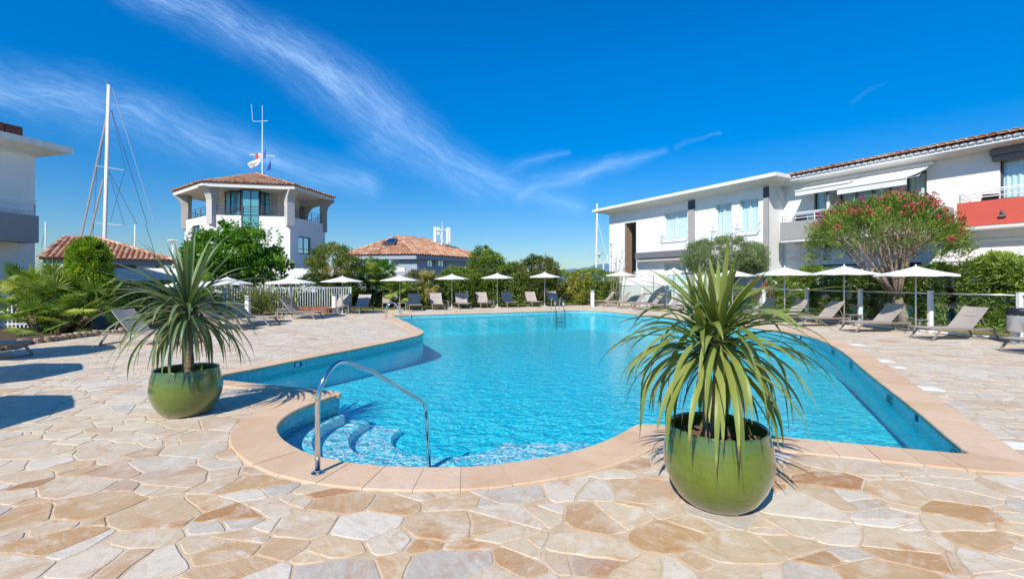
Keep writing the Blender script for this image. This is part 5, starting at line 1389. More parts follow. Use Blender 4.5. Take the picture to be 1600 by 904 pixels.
# ================================================================== FENCES
gfc = empty('glass_fence', (fence_R[5][0], fence_R[5][1], 0), 0, 'pool fence of clear glass panels between white posts along the right side', 'fence')
g0 = gfc.location
def seg_box(m, p, q_, hw, z0, z1, ext=0.0):
    p = Vector((*p, 0)); q_ = Vector((*q_, 0)); d = (q_-p).normalized(); sd_ = Vector((-d.y, d.x, 0))*hw; p = p-d*ext; q_ = q_+d*ext
    m.hexa([v+Vector((0, 0, z0)) for v in (p-sd_, q_-sd_, q_+sd_, p+sd_)]+[v+Vector((0, 0, z1)) for v in (p-sd_, q_-sd_, q_+sd_, p+sd_)])
for i, p in enumerate(fence_R):
    m = MB(); m.box(p[0]-.065, p[0]+.065, p[1]-.05, p[1]+.05, 0, 1.34); m.build('post', M_whitesm, gfc, bevel=.008)
    m = MB(); m.box(p[0]-.075, p[0]+.075, p[1]-.06, p[1]+.06, 1.342, 1.36); m.build('post_cap', M_whitesm, gfc, bevel=.004)
for i in range(len(fence_R)-1):
    p, q_ = Vector(fence_R[i]), Vector(fence_R[i+1]); d = (q_-p).normalized()*.07; p = p+d; q_ = q_-d
    m = MB(); seg_box(m, p, q_, .006, .09, 1.22); m.build('glass_panel', M_fglass, gfc)
    m = MB(); m.smooth = True; m.tube([(*p, 1.27), (*q_, 1.27)], .024, 8); m.build('top_rail', M_alu, gfc)
    m = MB(); seg_box(m, p, q_, .025, .03, .085); m.build('bottom_rail', M_whitesm, gfc)
adopt(gfc)
def picket(p, q_, h, label, z0=0.05, step=.115):
    p = Vector(p); q_ = Vector(q_); L_ = (q_-p).length; d = (q_-p)/L_; c = (p+q_)/2
    t = empty('picket_fence', (c.x, c.y, 0), 0, label, 'fence'); m = MB(); k = int(L_/step)
    for i in range(k+1):
        a_ = p+d*(L_*i/k)-d*.018; b_ = a_+d*.036; seg_box(m, a_, b_, .012, z0, h)
    seg_box(m, p, q_, .02, h-.003, h+.04); seg_box(m, p, q_, .018, z0+.1, z0+.15); m.build('picket_panel', M_whitesm, t)
    n_ = max(2, int(L_/2.4)+1)
    for i in range(n_):
        a_ = p+d*(L_*i/(n_-1)); m = MB(); m.box(a_.x-.04, a_.x+.04, a_.y-.04, a_.y+.04, 0, h+.06); m.build('post', M_whitesm, t)
    adopt(t); return t
picket((PX(350, 22.8), 22.8), (PX(548, 24.2), 24.2), 1.28, 'white picket fence behind the flax clump and left loungers')
MATS['shaded_fence_white'] = mat('shaded_fence_white', (.52, .56, .60), .5)  # grey-blue paints the tree's shade onto these white pickets
for _o in list(COL.objects):
    if _o.name.startswith('picket_fence'):
        for _c in ALLCH(_o): _c.data.materials[0] = MATS['shaded_fence_white']
picket((-19.5, 15.4), (-15.0, 16.4), 1.15, 'white picket fence behind the fan palm on the left')
picket((PX(1005, 37), 36.0), (PX(975, 37), 36.4), 2.3, 'small white gate bars under the open stair slot of the white block')
# bollards
def bollard(px, py, h, w_, label, cat='post'):
    X, Y = W(px, py); t = empty('bollard', (X, Y, 0), 0, label, cat, 'white low posts round the terrace')
    m = MB(); m.box(-w_, w_, -w_, w_, 0, h*.86); m.build('body', M_whitesm, t, bevel=.006); m = MB(); m.box(-w_*1.02, w_*1.02, -w_*1.02, w_*1.02, h*.865, h); m.build('cap', M_alu, t, bevel=.006)
bollard(387, 500, 1.03, .08, 'white square bollard right of the left potted plant')
bollard(522.5, 490.5, 1.05, .08, 'white square bollard behind the lounger with dappled shade')
bollard(925.5, 479, 1.05, .10, 'white square bollard at the left end of the right hand loungers')
bollard(730, 479.0, 1.0, .06, 'white square bollard behind a far lounger right of the yellow leaved shrub')
# litter bin
bn = empty('litter_bin', (13.45, 12.2, 0), 0, 'perforated steel litter bin with black liner at the right edge', 'litter bin')
m = MB(); m.smooth = True; m.lathe([(.001, .33), (.235, .33), (.245, .34), (.245, .84)], n=28); m.lathe([(.24, .84), (.24, .345)], n=28); m.build('drum', M_alu, bn)
m = MB(); m.smooth = True; vs = []; 
for (r_, z_) in ((.225, .70), (.232, .93), (.262, .945), (.268, .90), (.262, .80), (.255, .765)):
    for k in range(40): an = 2*PI*k/40; e_ = 1+.03*math.sin(k*2.7)+.02*math.sin(k*4.1); vs.append((r_*e_*math.cos(an), r_*e_*math.sin(an), z_+.012*math.sin(k*1.9)))
m.add(vs, [(i*40+k, i*40+(k+1) % 40, (i+1)*40+(k+1) % 40, (i+1)*40+k) for i in range(5) for k in range(40)]); m.build('liner_bag', M_black, bn)
m = MB(); m.box(-.05, .05, .12, .2, 0, .33); m.build('stand', M_alu, bn)
m = MB(); m.box(-.14, .14, -.02, .26, 0, .02); m.build('foot_plate', M_alu, bn)

# white skimmer lids set in the paving
lids = [((1334, 538), .42, .34), ((1375, 563), .40, .34), ((1404, 573.5), .20, .18), ((1448, 606.5), .36, .26), ((1592, 696), .34, .22), ((1453, 603), .01, .01)]
for i, (p, a_, b_) in enumerate(lids[:5]):
    X, Y = W(*p); m = MB(); m.box(-a_/2, a_/2, -b_/2, b_/2, -.006, .006); o = m.build('access_hatch', mat('white_lid', (.80, .79, .75), .5, var=.05, vscale=9), bevel=.003); o.location = (X, Y, 0.001); o.rotation_euler.z = R(-14)
    tag(o, ('white square hatch in the paving below the oleander loungers', 'white square hatch in the paving, second along the right pool edge', 'small white hatch in the paving beside the right pool edge', 'wide white hatch in the paving halfway down the right pool edge', 'white hatch in the paving near the right edge of the picture')[i], 'hatch', 'white hatches beside the right pool edge')
# fittings on the pool wall
def on_wall(p, z0, z1, wd, m_, name, label, cat, th=.012, grp=None, extra=None):
    d2 = ((PN-np.array(p))**2).sum(1); k = int(d2.argmin()); c = PN[k]; nn = -NRM[k]; tg = np.array([-nn[1], nn[0]])
    mb = MB()
    def P(u, v, z): q_ = tg*u+nn*v; return (q_[0], q_[1], z)
    def bx(u0, u1, v0, v1, a_, b_): mb.hexa([P(u0, v0, a_), P(u1, v0, a_), P(u1, v1, a_), P(u0, v1, a_), P(u0, v0, b_), P(u1, v0, b_), P(u1, v1, b_), P(u0, v1, b_)])
    bx(-wd/2, wd/2, .003, th, z0, z1); o = mb.build(name, m_); o.location = (c[0], c[1], 0); tag(o, label, cat, grp)
    if extra:
        for (u0, u1, a_, b_, mm, nm) in extra:
            mb = MB(); bx(u0, u1, th, th+.004, a_, b_); mb.build(nm, mm, o)
    return o
M_navy = mat('navy_enamel', (.01, .035, .22), .4); M_pale = mat('pale_enamel', (.35, .62, .72), .4)
def marker(p, lb):
    on_wall(p, -.155, -.045, .19, M_navy, 'depth_marker', lb, 'sign', .012, 'navy blue tile plaques on the pool wall',
            [(-.080, .030, -.140, -.060, M_pale, 'plaque_field'), (-.085, .085, -.0445, -.0444, M_navy, 'edge')][:1]+[(-.055, -.043, -.1401, -.075, M_navy, 'mark'), (-.02, -.008, -.1402, -.075, M_navy, 'mark')][:0])
    
marker(W(466, 561.5), 'small navy and pale tile plaque on the left pool wall')
marker(W(638, 489.8), 'small navy and pale tile plaque on the far left pool wall')
marker(W(1242, 521), 'small navy and pale tile plaque on the pool wall right of the potted plant')
marker(W(1431, 638), 'small navy and pale tile plaque on the near right pool wall')
for p, lb in ((W(1385, 606), 'pale skimmer mouth in the right pool wall, second from the corner'), (W(1498, 691), 'pale skimmer mouth in the right pool wall next to the near corner'), (W(1333, 558), 'small pale inlet in the right pool wall, third from the corner'), (W(1300, 539), 'small pale inlet in the right pool wall at the far bend')):
    on_wall(p, -.235, -.10, .26, mat('skimmer_plastic', (.55, .66, .62), .4), 'skimmer', lb, 'skimmer', .014, 'skimmers of the right pool wall', [(-.11, .11, -.22, -.115, mat('skimmer_mouth_shade', (.05, .14, .16), .5), 'opening')])  # dark plate paints the shade inside the mouth

# log edging of the planting bed
m = MB(); path = [W(-40, 553), W(10, 547), W(41, 537.5), W(75, 534), W(110, 529), W(140, 525.5), W(168, 522), W(200, 519)]
tot_ = 0; pts = []
for i in range(len(path)-1):
    a_, b_ = Vector(path[i]), Vector(path[i+1]); k = max(1, int((b_-a_).length/.17))
    for j in range(k): pts.append(a_.lerp(b_, j/k))
for i, p in enumerate(pts):
    m.cur = random.random(); h = random.uniform(.15, .2)
    m.lathe([(.082, 0), (.082, h-.02), (.06, h), (.001, h+.005)], (p.x, p.y, -.02), 10)
o = m.build('log_edging', mat('edging_log', (.40, .29, .19), .85, rndvar=.25, var=.2, vscale=10), smooth=False); tag(root_mesh(o), 'row of short wooden edging logs along the palm bed', 'edging')
def bed(poly, name, z=.03):
    b_ = MB(); ar = parea(poly); poly = poly if ar > 0 else poly[::-1]; b_.prism(poly, -.014, z); struct(b_.build(name, M_soil))
bed([tuple(p) for p in path]+[(-12.4, 22.0), (-20, 22), (-22, 12)], 'planting_bed')

# ================================================================== MASTS AND LAMPS FAR BEHIND
def mastset(px_t, y_t, px_b, y_b, Y, wpx, label, lines=(), spread=(), grp='sailboat masts in the harbour'):
    xb = PX(px_b, Y); zt_ = PZ(y_t, Y); xt = PX(px_t, Y); t = empty('boat_mast', (xb, Y, 0), 0, label, 'mast', grp)
    r_ = wpx/2*Y/F; m = MB(); m.smooth = True; m.tube([(0, 0, 0), (0, 0, PZ(y_b, Y)), (xt-xb, 0, zt_)], [r_, r_, r_*.8], 10); m.build('pole', M_whitesm, t)
    for (x0, y0, x1, y1, w_, mm, nm) in lines:
        m = MB(); m.tube([(PX(x0, Y)-xb, 0.1, PZ(y0, Y)), (PX(x1, Y)-xb, .3, PZ(y1, Y))], w_/2*Y/F, 5); m.build(nm, mm, t)
    for (x0, y0, x1, y1) in spread:
        m = MB(); m.tube([(PX(x0, Y)-xb, -.05, PZ(y0, Y)), (PX(x1, Y)-xb, .05, PZ(y1, Y))], .035, 5); m.build('spreader', M_alu, t)
    return t
M_rope = mat('furled_sail_tan', (.50, .40, .34), .8); M_wire = mat('rigging_wire', (.07, .09, .13), .5)
mastset(170, 133, 163.5, 385, 40, 5.6, 'tall white sailboat mast with furled sails and rigging above the low house',
  [(166, 178, 121, 374, 2.6, M_rope, 'furled_sail'), (160, 279, 134, 374, 2.4, M_rope, 'furled_sail'), (173, 172, 226, 350, .9, M_wire, 'stay'), (226, 350, 243, 412, .9, M_wire, 'stay'), (174, 137, 236, 345, .6, M_rope, 'stay'), (169, 268, 210, 350, .8, M_wire, 'stay'), (172, 172, 193, 266, .6, M_wire, 'shroud'), (193, 266, 168, 345, .6, M_wire, 'shroud'), (165, 178, 150, 258, .6, M_wire, 'shroud'), (150, 258, 140, 372, .6, M_wire, 'shroud'), (169, 270, 190, 352, .6, M_wire, 'shroud')],
  [(150, 259, 193, 266), (151, 349, 190, 352), (165, 126, 169, 133)])
mastset(71, 346, 71, 392, 55, 1.6, 'short thin white mast just right of the villa', [(71, 352, 61, 385, .6, M_wire, 'stay')])
mastset(211, 351, 210.5, 400, 55, 2.0, 'short white mast right of the tall sailboat mast', [(211, 354, 197, 395, .5, M_rope, 'stay')])
mastset(933, 318, 931.5, 430, 60, 2.4, 'white mast between the hedge and the white block', [(934, 346, 952, 412, .7, M_whitesm, 'stay'), (932, 350, 921, 405, .5, M_rope, 'stay')], [(931, 397, 944, 394)])
def lamp(px, py, Y, label, two=False):
    z = PZ(py, Y); t = empty('street_lamp', (PX(px, Y), Y, 0), 0, label, 'street lamp', 'white street lamps behind the hedges')
    m = MB(); m.tube([(0, 0, 0), (0, 0, z)], .07, 6)
    if two: m.tube([(-.45, 0, z+.75), (-.3, 0, z), (.3, 0, z), (.45, 0, z+.75)], .05, 5)
    m.build('pole', M_whitesm, t)
    for x_ in ((-.5, .9) if two else (0,)):
        m = MB(); m.smooth = True; m.lathe([(.001, .16), (.34, .12), (.4, .04), (.3, 0), (.001, 0)], (x_, 0, z+(.75 if two else 0)), 14); m.build('lamp_head', M_whitesm, t)
lamp(270, 377, 38, 'white street lamp rising left of the leafy tree'); lamp(943, 410, 45, 'twin headed white street lamp at the left corner of the white block', True)

# ================================================================== VEGETATION
def rvec(n_, rg): v = rg.normal(size=(n_, 3)); return v/np.linalg.norm(v, axis=1)[:, None]
def leaf_mesh(name, P, D, L, Wd, rnd, m_, rg, fold=.12):
    n_ = len(P); D = D/np.linalg.norm(D, axis=1)[:, None]; L = np.broadcast_to(L, n_)[:, None]; Wd = np.broadcast_to(Wd, n_)[:, None]
    s_ = np.cross(D, rvec(n_, rg)); s_ /= np.linalg.norm(s_, axis=1)[:, None]+1e-9; nn = np.cross(D, s_)
    A_ = P; B_ = P+D*L*.42+s_*Wd*.5+nn*Wd*fold; C_ = P+D*L; E_ = P+D*L*.42-s_*Wd*.5+nn*Wd*fold
    V_ = np.stack([A_, B_, C_, E_], 1).reshape(-1, 3); Fq = np.arange(4*n_).reshape(-1, 4)
    return arr_mesh(name, V_, Fq, np.repeat(rnd, 4), m_)
def blob_points(ell, clumps, per, rc, rg, shell=.55, up=.35, flat=1.0):
    """ell: list of (cx,cy,cz,rx,ry,rz,weight); returns leaf positions, directions and tone"""
    Pp = []; Dd = []; Rr = []
    wts = np.array([e[6] for e in ell], float); wts /= wts.sum()
    for k in range(clumps):
        e = ell[rg.choice(len(ell), p=wts)]; v = rvec(1, rg)[0]; r_ = shell+(1-shell)*rg.random()**.6
        c = np.array(e[:3])+v*np.array(e[3:6])*r_; n_ = int(per*rg.uniform(.6, 1.4)); rr = rc*rg.uniform(.6, 1.3)
        q_ = rvec(n_, rg)*(rg.random((n_, 1))**.5)*rr*np.array([1, 1, .75*flat]); tone = np.clip(rg.normal(.45, .15)+rg.normal(0, .16, n_), 0, 1)
        Pp.append(c+q_); d = q_/rr+v*.5+rvec(n_, rg)*.7+np.array([0, 0, up]); Dd.append(d); Rr.append(tone)
    return np.concatenate(Pp), np.concatenate(Dd), np.concatenate(Rr)
def tree_trunk(t, base, crown_c, r0, spread, nb, m_, rs_, name='trunk', split=.35):
    m = MB(); m.smooth = True; b_ = Vector((0, 0, 0)); top = Vector(crown_c)-Vector(base); k1 = top*split
    m.tube([b_-Vector((0, 0, .05)), b_+k1*.5+Vector((rs_.uniform(-.05, .05), 0, 0)), k1], [r0*1.25, r0, r0*.85], 8)
    for k in range(nb):
        an = 2*PI*k/nb+rs_.uniform(-.4, .4); e = top+Vector((math.cos(an)*spread, math.sin(an)*spread, rs_.uniform(-.1, .5)*spread)); mid = k1.lerp(e, .5)+Vector((math.cos(an)*spread*.15, math.sin(an)*spread*.15, -spread*.05))
        m.tube([k1-top*.03, mid, e], [r0*.6, r0*.35, r0*.12], 6)
        for j in range(2):
            e2 = e+Vector((rs_.uniform(-1, 1), rs_.uniform(-1, 1), rs_.uniform(0, 1)))*spread*.45; m.tube([mid.lerp(e, .5), e2], [r0*.25, r0*.08], 5)
    return m.build(name, m_, t)
def plant(name, px, Y, label, cat, m_, ell, clumps, per, rc, L, Wd, trunk=None, shell=.55, up=.35, base_z=0, grp=None, seed=0, x=None, crown='crown', low=None):
    """ell in metres relative to the base: (dx,dy,z,rx,ry,rz,w)"""
    rg = np.random.default_rng(seed+int(px*7+Y)); X = PX(px, Y) if x is None else x; t = empty(name, (X, Y, base_z), 0, label, cat, grp)
    P_, D_, r_ = blob_points(ell, clumps, per, rc, rg, shell, up)
    if low is not None: k = P_[:, 2] > low; P_, D_, r_ = P_[k], D_[k], r_[k]
    P_[:, 2] = np.maximum(P_[:, 2], .03)
    LL = L*rg.uniform(.7, 1.3, len(P_)); me = leaf_mesh(crown, P_, D_, LL, LL*Wd/L, r_, m_, rg); link(crown, me, t)
    rs_ = random.Random(int(px))
    if trunk: tree_trunk(t, (0, 0, 0), (ell[0][0], ell[0][1], ell[0][2]), trunk[0], trunk[1], trunk[2], trunk[3] if len(trunk) > 3 else M_wood, rs_)
    return t
L_mul = leafmat('mulberry_leaf', (0.054, 0.120, 0.014), (0.133, 0.283, 0.031), (0.269, 0.451, 0.072))
L_hedge = leafmat('hedge_leaf', (0.074, 0.118, 0.022), (0.169, 0.259, 0.039), (0.369, 0.453, 0.075))
L_clip = leafmat('clipped_tree_leaf', (0.118, 0.199, 0.019), (0.261, 0.395, 0.031), (0.523, 0.611, 0.054))
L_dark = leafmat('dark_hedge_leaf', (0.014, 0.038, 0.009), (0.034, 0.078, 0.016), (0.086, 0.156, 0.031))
L_phot = leafmat('photinia_leaf', (0.049, 0.098, 0.014), (0.154, 0.224, 0.035), (0.504, 0.364, 0.105))
L_yel = leafmat('yellow_leaf', (0.115, 0.138, 0.023), (0.345, 0.333, 0.057), (0.598, 0.517, 0.138))
L_cream = leafmat('variegated_leaf', (.10, .12, .03), (.42, .36, .13), (.68, .60, .30))
L_olive = leafmat('olive_leaf', (0.089, 0.138, 0.057), (0.211, 0.284, 0.121), (0.405, 0.486, 0.243))
L_olea = leafmat('oleander_leaf', (0.083, 0.141, 0.024), (0.202, 0.299, 0.044), (0.475, 0.546, 0.106))
L_oltree = leafmat('oleander_tree_leaf', (0.062, 0.119, 0.016), (0.158, 0.237, 0.033), (0.344, 0.400, 0.075))
L_flower = leafmat('oleander_flower', (.30, .012, .045), (.55, .03, .08), (.75, .14, .18), trans=.2)
L_pink = leafmat('pink_flower', (.45, .08, .09), (.65, .17, .16), (.8, .4, .3), trans=.2)
L_palm = leafmat('fan_palm_leaf', (0.074, 0.143, 0.023), (0.206, 0.311, 0.052), (0.548, 0.575, 0.120))
L_ppl = leafmat('light_palm_leaf', (0.092, 0.149, 0.017), (0.207, 0.299, 0.040), (0.437, 0.483, 0.103))
L_flax = leafmat('flax_leaf', (0.072, 0.120, 0.036), (0.204, 0.240, 0.084), (0.432, 0.396, 0.168))
L_con = leafmat('conifer_leaf', (0.039, 0.117, 0.016), (0.078, 0.221, 0.026), (0.156, 0.351, 0.052))

plant('leafy_tree', 365, 26.5, 'large green leafy tree in front of the harbour tower', 'tree', L_mul, [(0, 0, 3.0, 2.6, 2.2, 1.15, 5), (-1.5, 0, 2.6, 1.4, 1.3, 1.0, 1.5), (1.5, 0, 2.5, 1.5, 1.3, 1.0, 1.5), (-.3, 0, 4.1, .9, .8, .9, .8), (1.0, -.2, 3.9, .8, .8, .7, .6), (-1.5, 0, 3.8, .6, .6, .7, .5)], 235, 62, .36, .20, .13, (.13, 1.2, 6), .5)
# sprays of young shoots above its crown
for tnode in [o for o in COL.objects if o.name.startswith('leafy_tree')]:
    rg = np.random.default_rng(4); P_ = []; D_ = []
    for k in range(60):
        a_ = rg.uniform(0, 2*PI); r_ = rg.uniform(.2, 2.7); b_ = np.array([r_*math.cos(a_), r_*math.sin(a_)*.7, 3.3+.9*math.sqrt(max(0, 1-(r_/2.9)**2))]); dd = np.array([rg.uniform(-.35, .35), rg.uniform(-.3, .3), 1.0]); h = rg.uniform(.5, 1.15)
        for j in range(26):
            s_ = j/26; P_.append(b_+dd*h*s_); v = rvec(1, rg)[0]; v[2] = abs(v[2])*.3; D_.append(v)
    P_ = np.array(P_); link('young_shoots', leaf_mesh('young_shoots', P_, np.array(D_), rg.uniform(.12, .2, len(P_)), .10, np.clip(rg.normal(.7, .15, len(P_)), 0, 1), L_mul, rg), tnode)
plant('photinia_tree', 522, 27.5, 'rounded shrub tree with yellow and reddish young leaves', 'tree', L_phot, [(0, 0, 2.45, 1.55, 1.4, 1.35, 4), (.2, 0, 1.2, 1.4, 1.2, 1.1, 1.5)], 210, 100, .33, .10, .055, (.10, .9, 6), .6)
plant('clipped_tree', 140, 15.4, 'bright green tree clipped into a round topped column', 'tree', L_clip, [(0, 0, 1.95, .54, .54, 1.1, 3), (0, 0, 2.35, .52, .52, .72, 3), (0, 0, 1.5, .54, .54, .75, 3)], 520, 90, .13, .06, .04, (.06, .3, 5, M_bark2), .9, .1)
# clipped dark hedge
def hedge(name, p, q_, th, h, label, m_, L, Wd, dens, seed, z0=0.0, wav=.12, holes=0.0, top_var=0.0, fl=None, cat='hedge'):
    rg = np.random.default_rng(seed); p = np.array(p); q_ = np.array(q_); Ln = np.linalg.norm(q_-p); d = (q_-p)/Ln; sd_ = np.array([-d[1], d[0]]); c = (p+q_)/2
    t = empty(name, (c[0], c[1], 0), 0, label, cat); n_ = int(dens*(2*Ln*h+Ln*th)); pick = rg.random(n_)
    u = rg.random(n_)*Ln-Ln/2; f = 2*h/(2*h+th)
    hh = h+top_var*(np.sin(u*1.7+seed)+.6*np.sin(u*3.9+1))*.5
    v = np.where(pick < f/2, -th/2, np.where(pick < f, th/2, (rg.random(n_)-.5)*th)); z = np.where(pick < f, z0+rg.random(n_)*(hh-z0), hh)
    bulge = wav*(np.sin(u*2.3+z*1.9+seed)+np.sin(u*5.1-z*3.3+v*2)*.7+.5*np.sin(u*11+z*9))
    dep = rg.exponential(.09, n_); outn = np.stack([np.where(pick < f, np.sign(v), 0), np.where(pick < f, 0, 1)], 1)
    v = v+outn[:, 0]*(bulge*.6-dep); z = z+outn[:, 1]*(bulge*.5-dep)+rg.normal(0, .03, n_)
    P_ = np.stack([d[0]*u+sd_[0]*v, d[1]*u+sd_[1]*v, np.maximum(z, .02)], 1); O3 = np.stack([sd_[0]*outn[:, 0], sd_[1]*outn[:, 0], outn[:, 1]], 1)
    D_ = O3*.8+rvec(n_, rg)*.9+np.array([0, 0, .25]); tone = np.clip(.45+.25*np.sin(u*1.9+seed)*np.sin(z*2.5+u)+rg.normal(0, .2, n_), 0, 1)
    LL = L*rg.uniform(.7, 1.3, n_); link('foliage', leaf_mesh('foliage', P_, D_, LL, LL*Wd/L, tone, m_, rg), t)
    # solid near-black box added to block light, standing for the inner shade
    m = MB(); a_ = -d*Ln*.49; b_ = d*Ln*.49; s2 = sd_*th*.22
    zt2 = max(z0+.1, h-.35-top_var); m.hexa([(a_[0]-s2[0], a_[1]-s2[1], z0), (b_[0]-s2[0], b_[1]-s2[1], z0), (b_[0]+s2[0], b_[1]+s2[1], z0), (a_[0]+s2[0], a_[1]+s2[1], z0), (a_[0]-s2[0], a_[1]-s2[1], zt2), (b_[0]-s2[0], b_[1]-s2[1], zt2), (b_[0]+s2[0], b_[1]+s2[1], zt2), (a_[0]+s2[0], a_[1]+s2[1], zt2)]); m.build('shade_core', mat('hedge_core', (.012, .02, .008), .95), t)
    if fl:
        mm, cnt, lab_ = fl; P_ = []; D_ = []
        for k in range(cnt):
            uu = rg.uniform(-Ln/2, Ln/2); zz = rg.uniform(.6, h+.1); vv = -th/2-.08 if rg.random() < .8 else th/2; c_ = np.array([d[0]*uu+sd_[0]*vv, d[1]*uu+sd_[1]*vv, zz])
            for j in range(9): w_ = rvec(1, rg)[0]; P_.append(c_+w_*.06); D_.append(w_)
        P_ = np.array(P_); link('flowers', leaf_mesh('flowers', P_, np.array(D_), .065, .05, rg.random(len(P_)), mm, rg), t)['kind'] = 'stuff'
    return t
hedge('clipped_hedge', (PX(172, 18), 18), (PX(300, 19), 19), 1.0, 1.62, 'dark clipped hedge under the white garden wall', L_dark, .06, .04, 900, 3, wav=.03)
# right oleander hedge (front faces the pool: p->q direction chosen so that -side is the pool side)
hedge('oleander_hedge', (18.0, 11.6), (16.5, 16.6), 1.3, 2.2, 'flowering oleander hedge right of the tree, behind the nearest glass panels', L_olea, .20, .042, 820, 5, wav=.16, top_var=.3, fl=(L_pink, 40, ''))
hedge('oleander_hedge', (16.3, 17.0), (13.6, 23.8), 1.3, 2.0, 'oleander hedge left of the flowering tree, behind the glass fence', L_olea, .20, .042, 760, 6, wav=.16, top_var=.25, fl=(L_pink, 10, ''))
hedge('oleander_hedge', (12.6, 24.5), (11.3, 28.0), 1.0, 1.1, 'low green hedge below the round olive tree', L_olea, .15, .035, 620, 16, wav=.12, top_var=.2)
# far hedge pieces behind the loungers
hedge('mixed_hedge', (-7.3, 29.6), (-4.2, 31.0), 1.4, 1.75, 'leafy green hedge below the grey house', L_hedge, .12, .06, 330, 7, wav=.15, top_var=.4)
hedge('mixed_hedge', (-4.2, 31.2), (4.9, 34.0), 1.5, 2.0, 'long dense green hedge behind the middle parasols', L_hedge, .12, .065, 330, 8, wav=.16, top_var=.35)
hedge('mixed_hedge', (4.6, 34.2), (8.1, 36.6), 1.6, 2.3, 'dense green hedge between the yellow shrub and the white block', L_hedge, .13, .065, 300, 9, wav=.16, top_var=.4)
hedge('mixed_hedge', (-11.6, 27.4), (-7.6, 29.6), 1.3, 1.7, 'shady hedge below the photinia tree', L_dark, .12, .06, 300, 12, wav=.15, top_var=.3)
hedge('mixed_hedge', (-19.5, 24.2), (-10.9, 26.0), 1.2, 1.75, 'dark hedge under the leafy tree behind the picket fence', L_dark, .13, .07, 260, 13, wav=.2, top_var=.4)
plant('hedge_shrub', 757, 32, 'tallest rounded green shrub, in the middle of the far hedge', 'shrub', L_hedge, [(0, 0, 2.45, 1.35, 1.1, 1.5, 4), (-.5, 0, 1.3, 1.5, 1.1, 1.1, 2)], 200, 100, .33, .12, .065, None, .6)
plant('hedge_shrub', 838, 33, 'rounded shrub with brownish tips left of the yellow spiky shrub', 'shrub', leafmat('bronze_leaf', (0.045, 0.090, 0.018), (0.135, 0.180, 0.038), (0.300, 0.225, 0.075)), [(0, 0, 2.15, 1.6, 1.2, 1.25, 4), (0, 0, 1.2, 1.7, 1.2, 1.0, 2)], 200, 95, .33, .12, .06, None, .6)
plant('hedge_shrub', 800, 33.5, 'green shrub between the tallest shrub and the brown tipped one', 'shrub', L_hedge, [(0, 0, 1.7, 1.1, 1.0, 1.2, 4)], 110, 90, .3, .12, .065, None, .6)
plant('hedge_shrub', 715, 31.6, 'lower green shrub right of the grey house corner', 'shrub', L_hedge, [(0, 0, 1.6, 1.4, 1.0, .95, 4)], 120, 90, .3, .12, .06, None, .6)
plant('yellow_shrub', 669, 29.8, 'creamy yellow leaved shrub between two far parasols', 'shrub', L_cream, [(0, 0, 1.35, .75, .6, .95, 4), (.1, 0, .8, .7, .5, .6, 1)], 75, 70, .2, .11, .05, None, .6)
plant('bronze_shrub', 648, 30.3, 'dull bronze shrub left of the creamy yellow shrub', 'shrub', leafmat('dull_leaf', (0.065, 0.078, 0.026), (0.156, 0.156, 0.065), (0.312, 0.260, 0.117)), [(0, 0, 1.3, .8, .6, 1.0, 4)], 80, 70, .25, .11, .04, None, .6)
plant('conifer', 590, 34, 'feathery bright green conifer top before the grey house', 'tree', L_con, [(-.4, 0, 2.0, .8, .8, 1.3, 3), (.5, 0, 2.0, .9, .8, 1.2, 3)], 160, 80, .2, .2, .02, (.08, .5, 4), .5, 1.6)
plant('olive_tree', 1133, 25.2, 'round clipped grey green olive tree before the white block', 'tree', L_olive, [(0, 0, 2.95, 2.3, 1.5, 1.1, 5), (0, 0, 2.6, 2.2, 1.4, .8, 2)], 480, 110, .27, .085, .028, (.12, 1.2, 7), .7, .5)
plant('small_shrub', 508, 24.5, 'small dark green potted shrub by the picket fence', 'shrub', L_hedge, [(0, 0, .55, .6, .5, .5, 1)], 26, 60, .2, .09, .05, None, .4)
plant('climbing_plant', 323, 19.8, 'light green climber poking up beside the left parasols', 'plant', L_clip, [(0, 0, 1.5, .22, .22, .55, 1)], 22, 40, .12, .09, .06, (.03, .2, 3), .3)

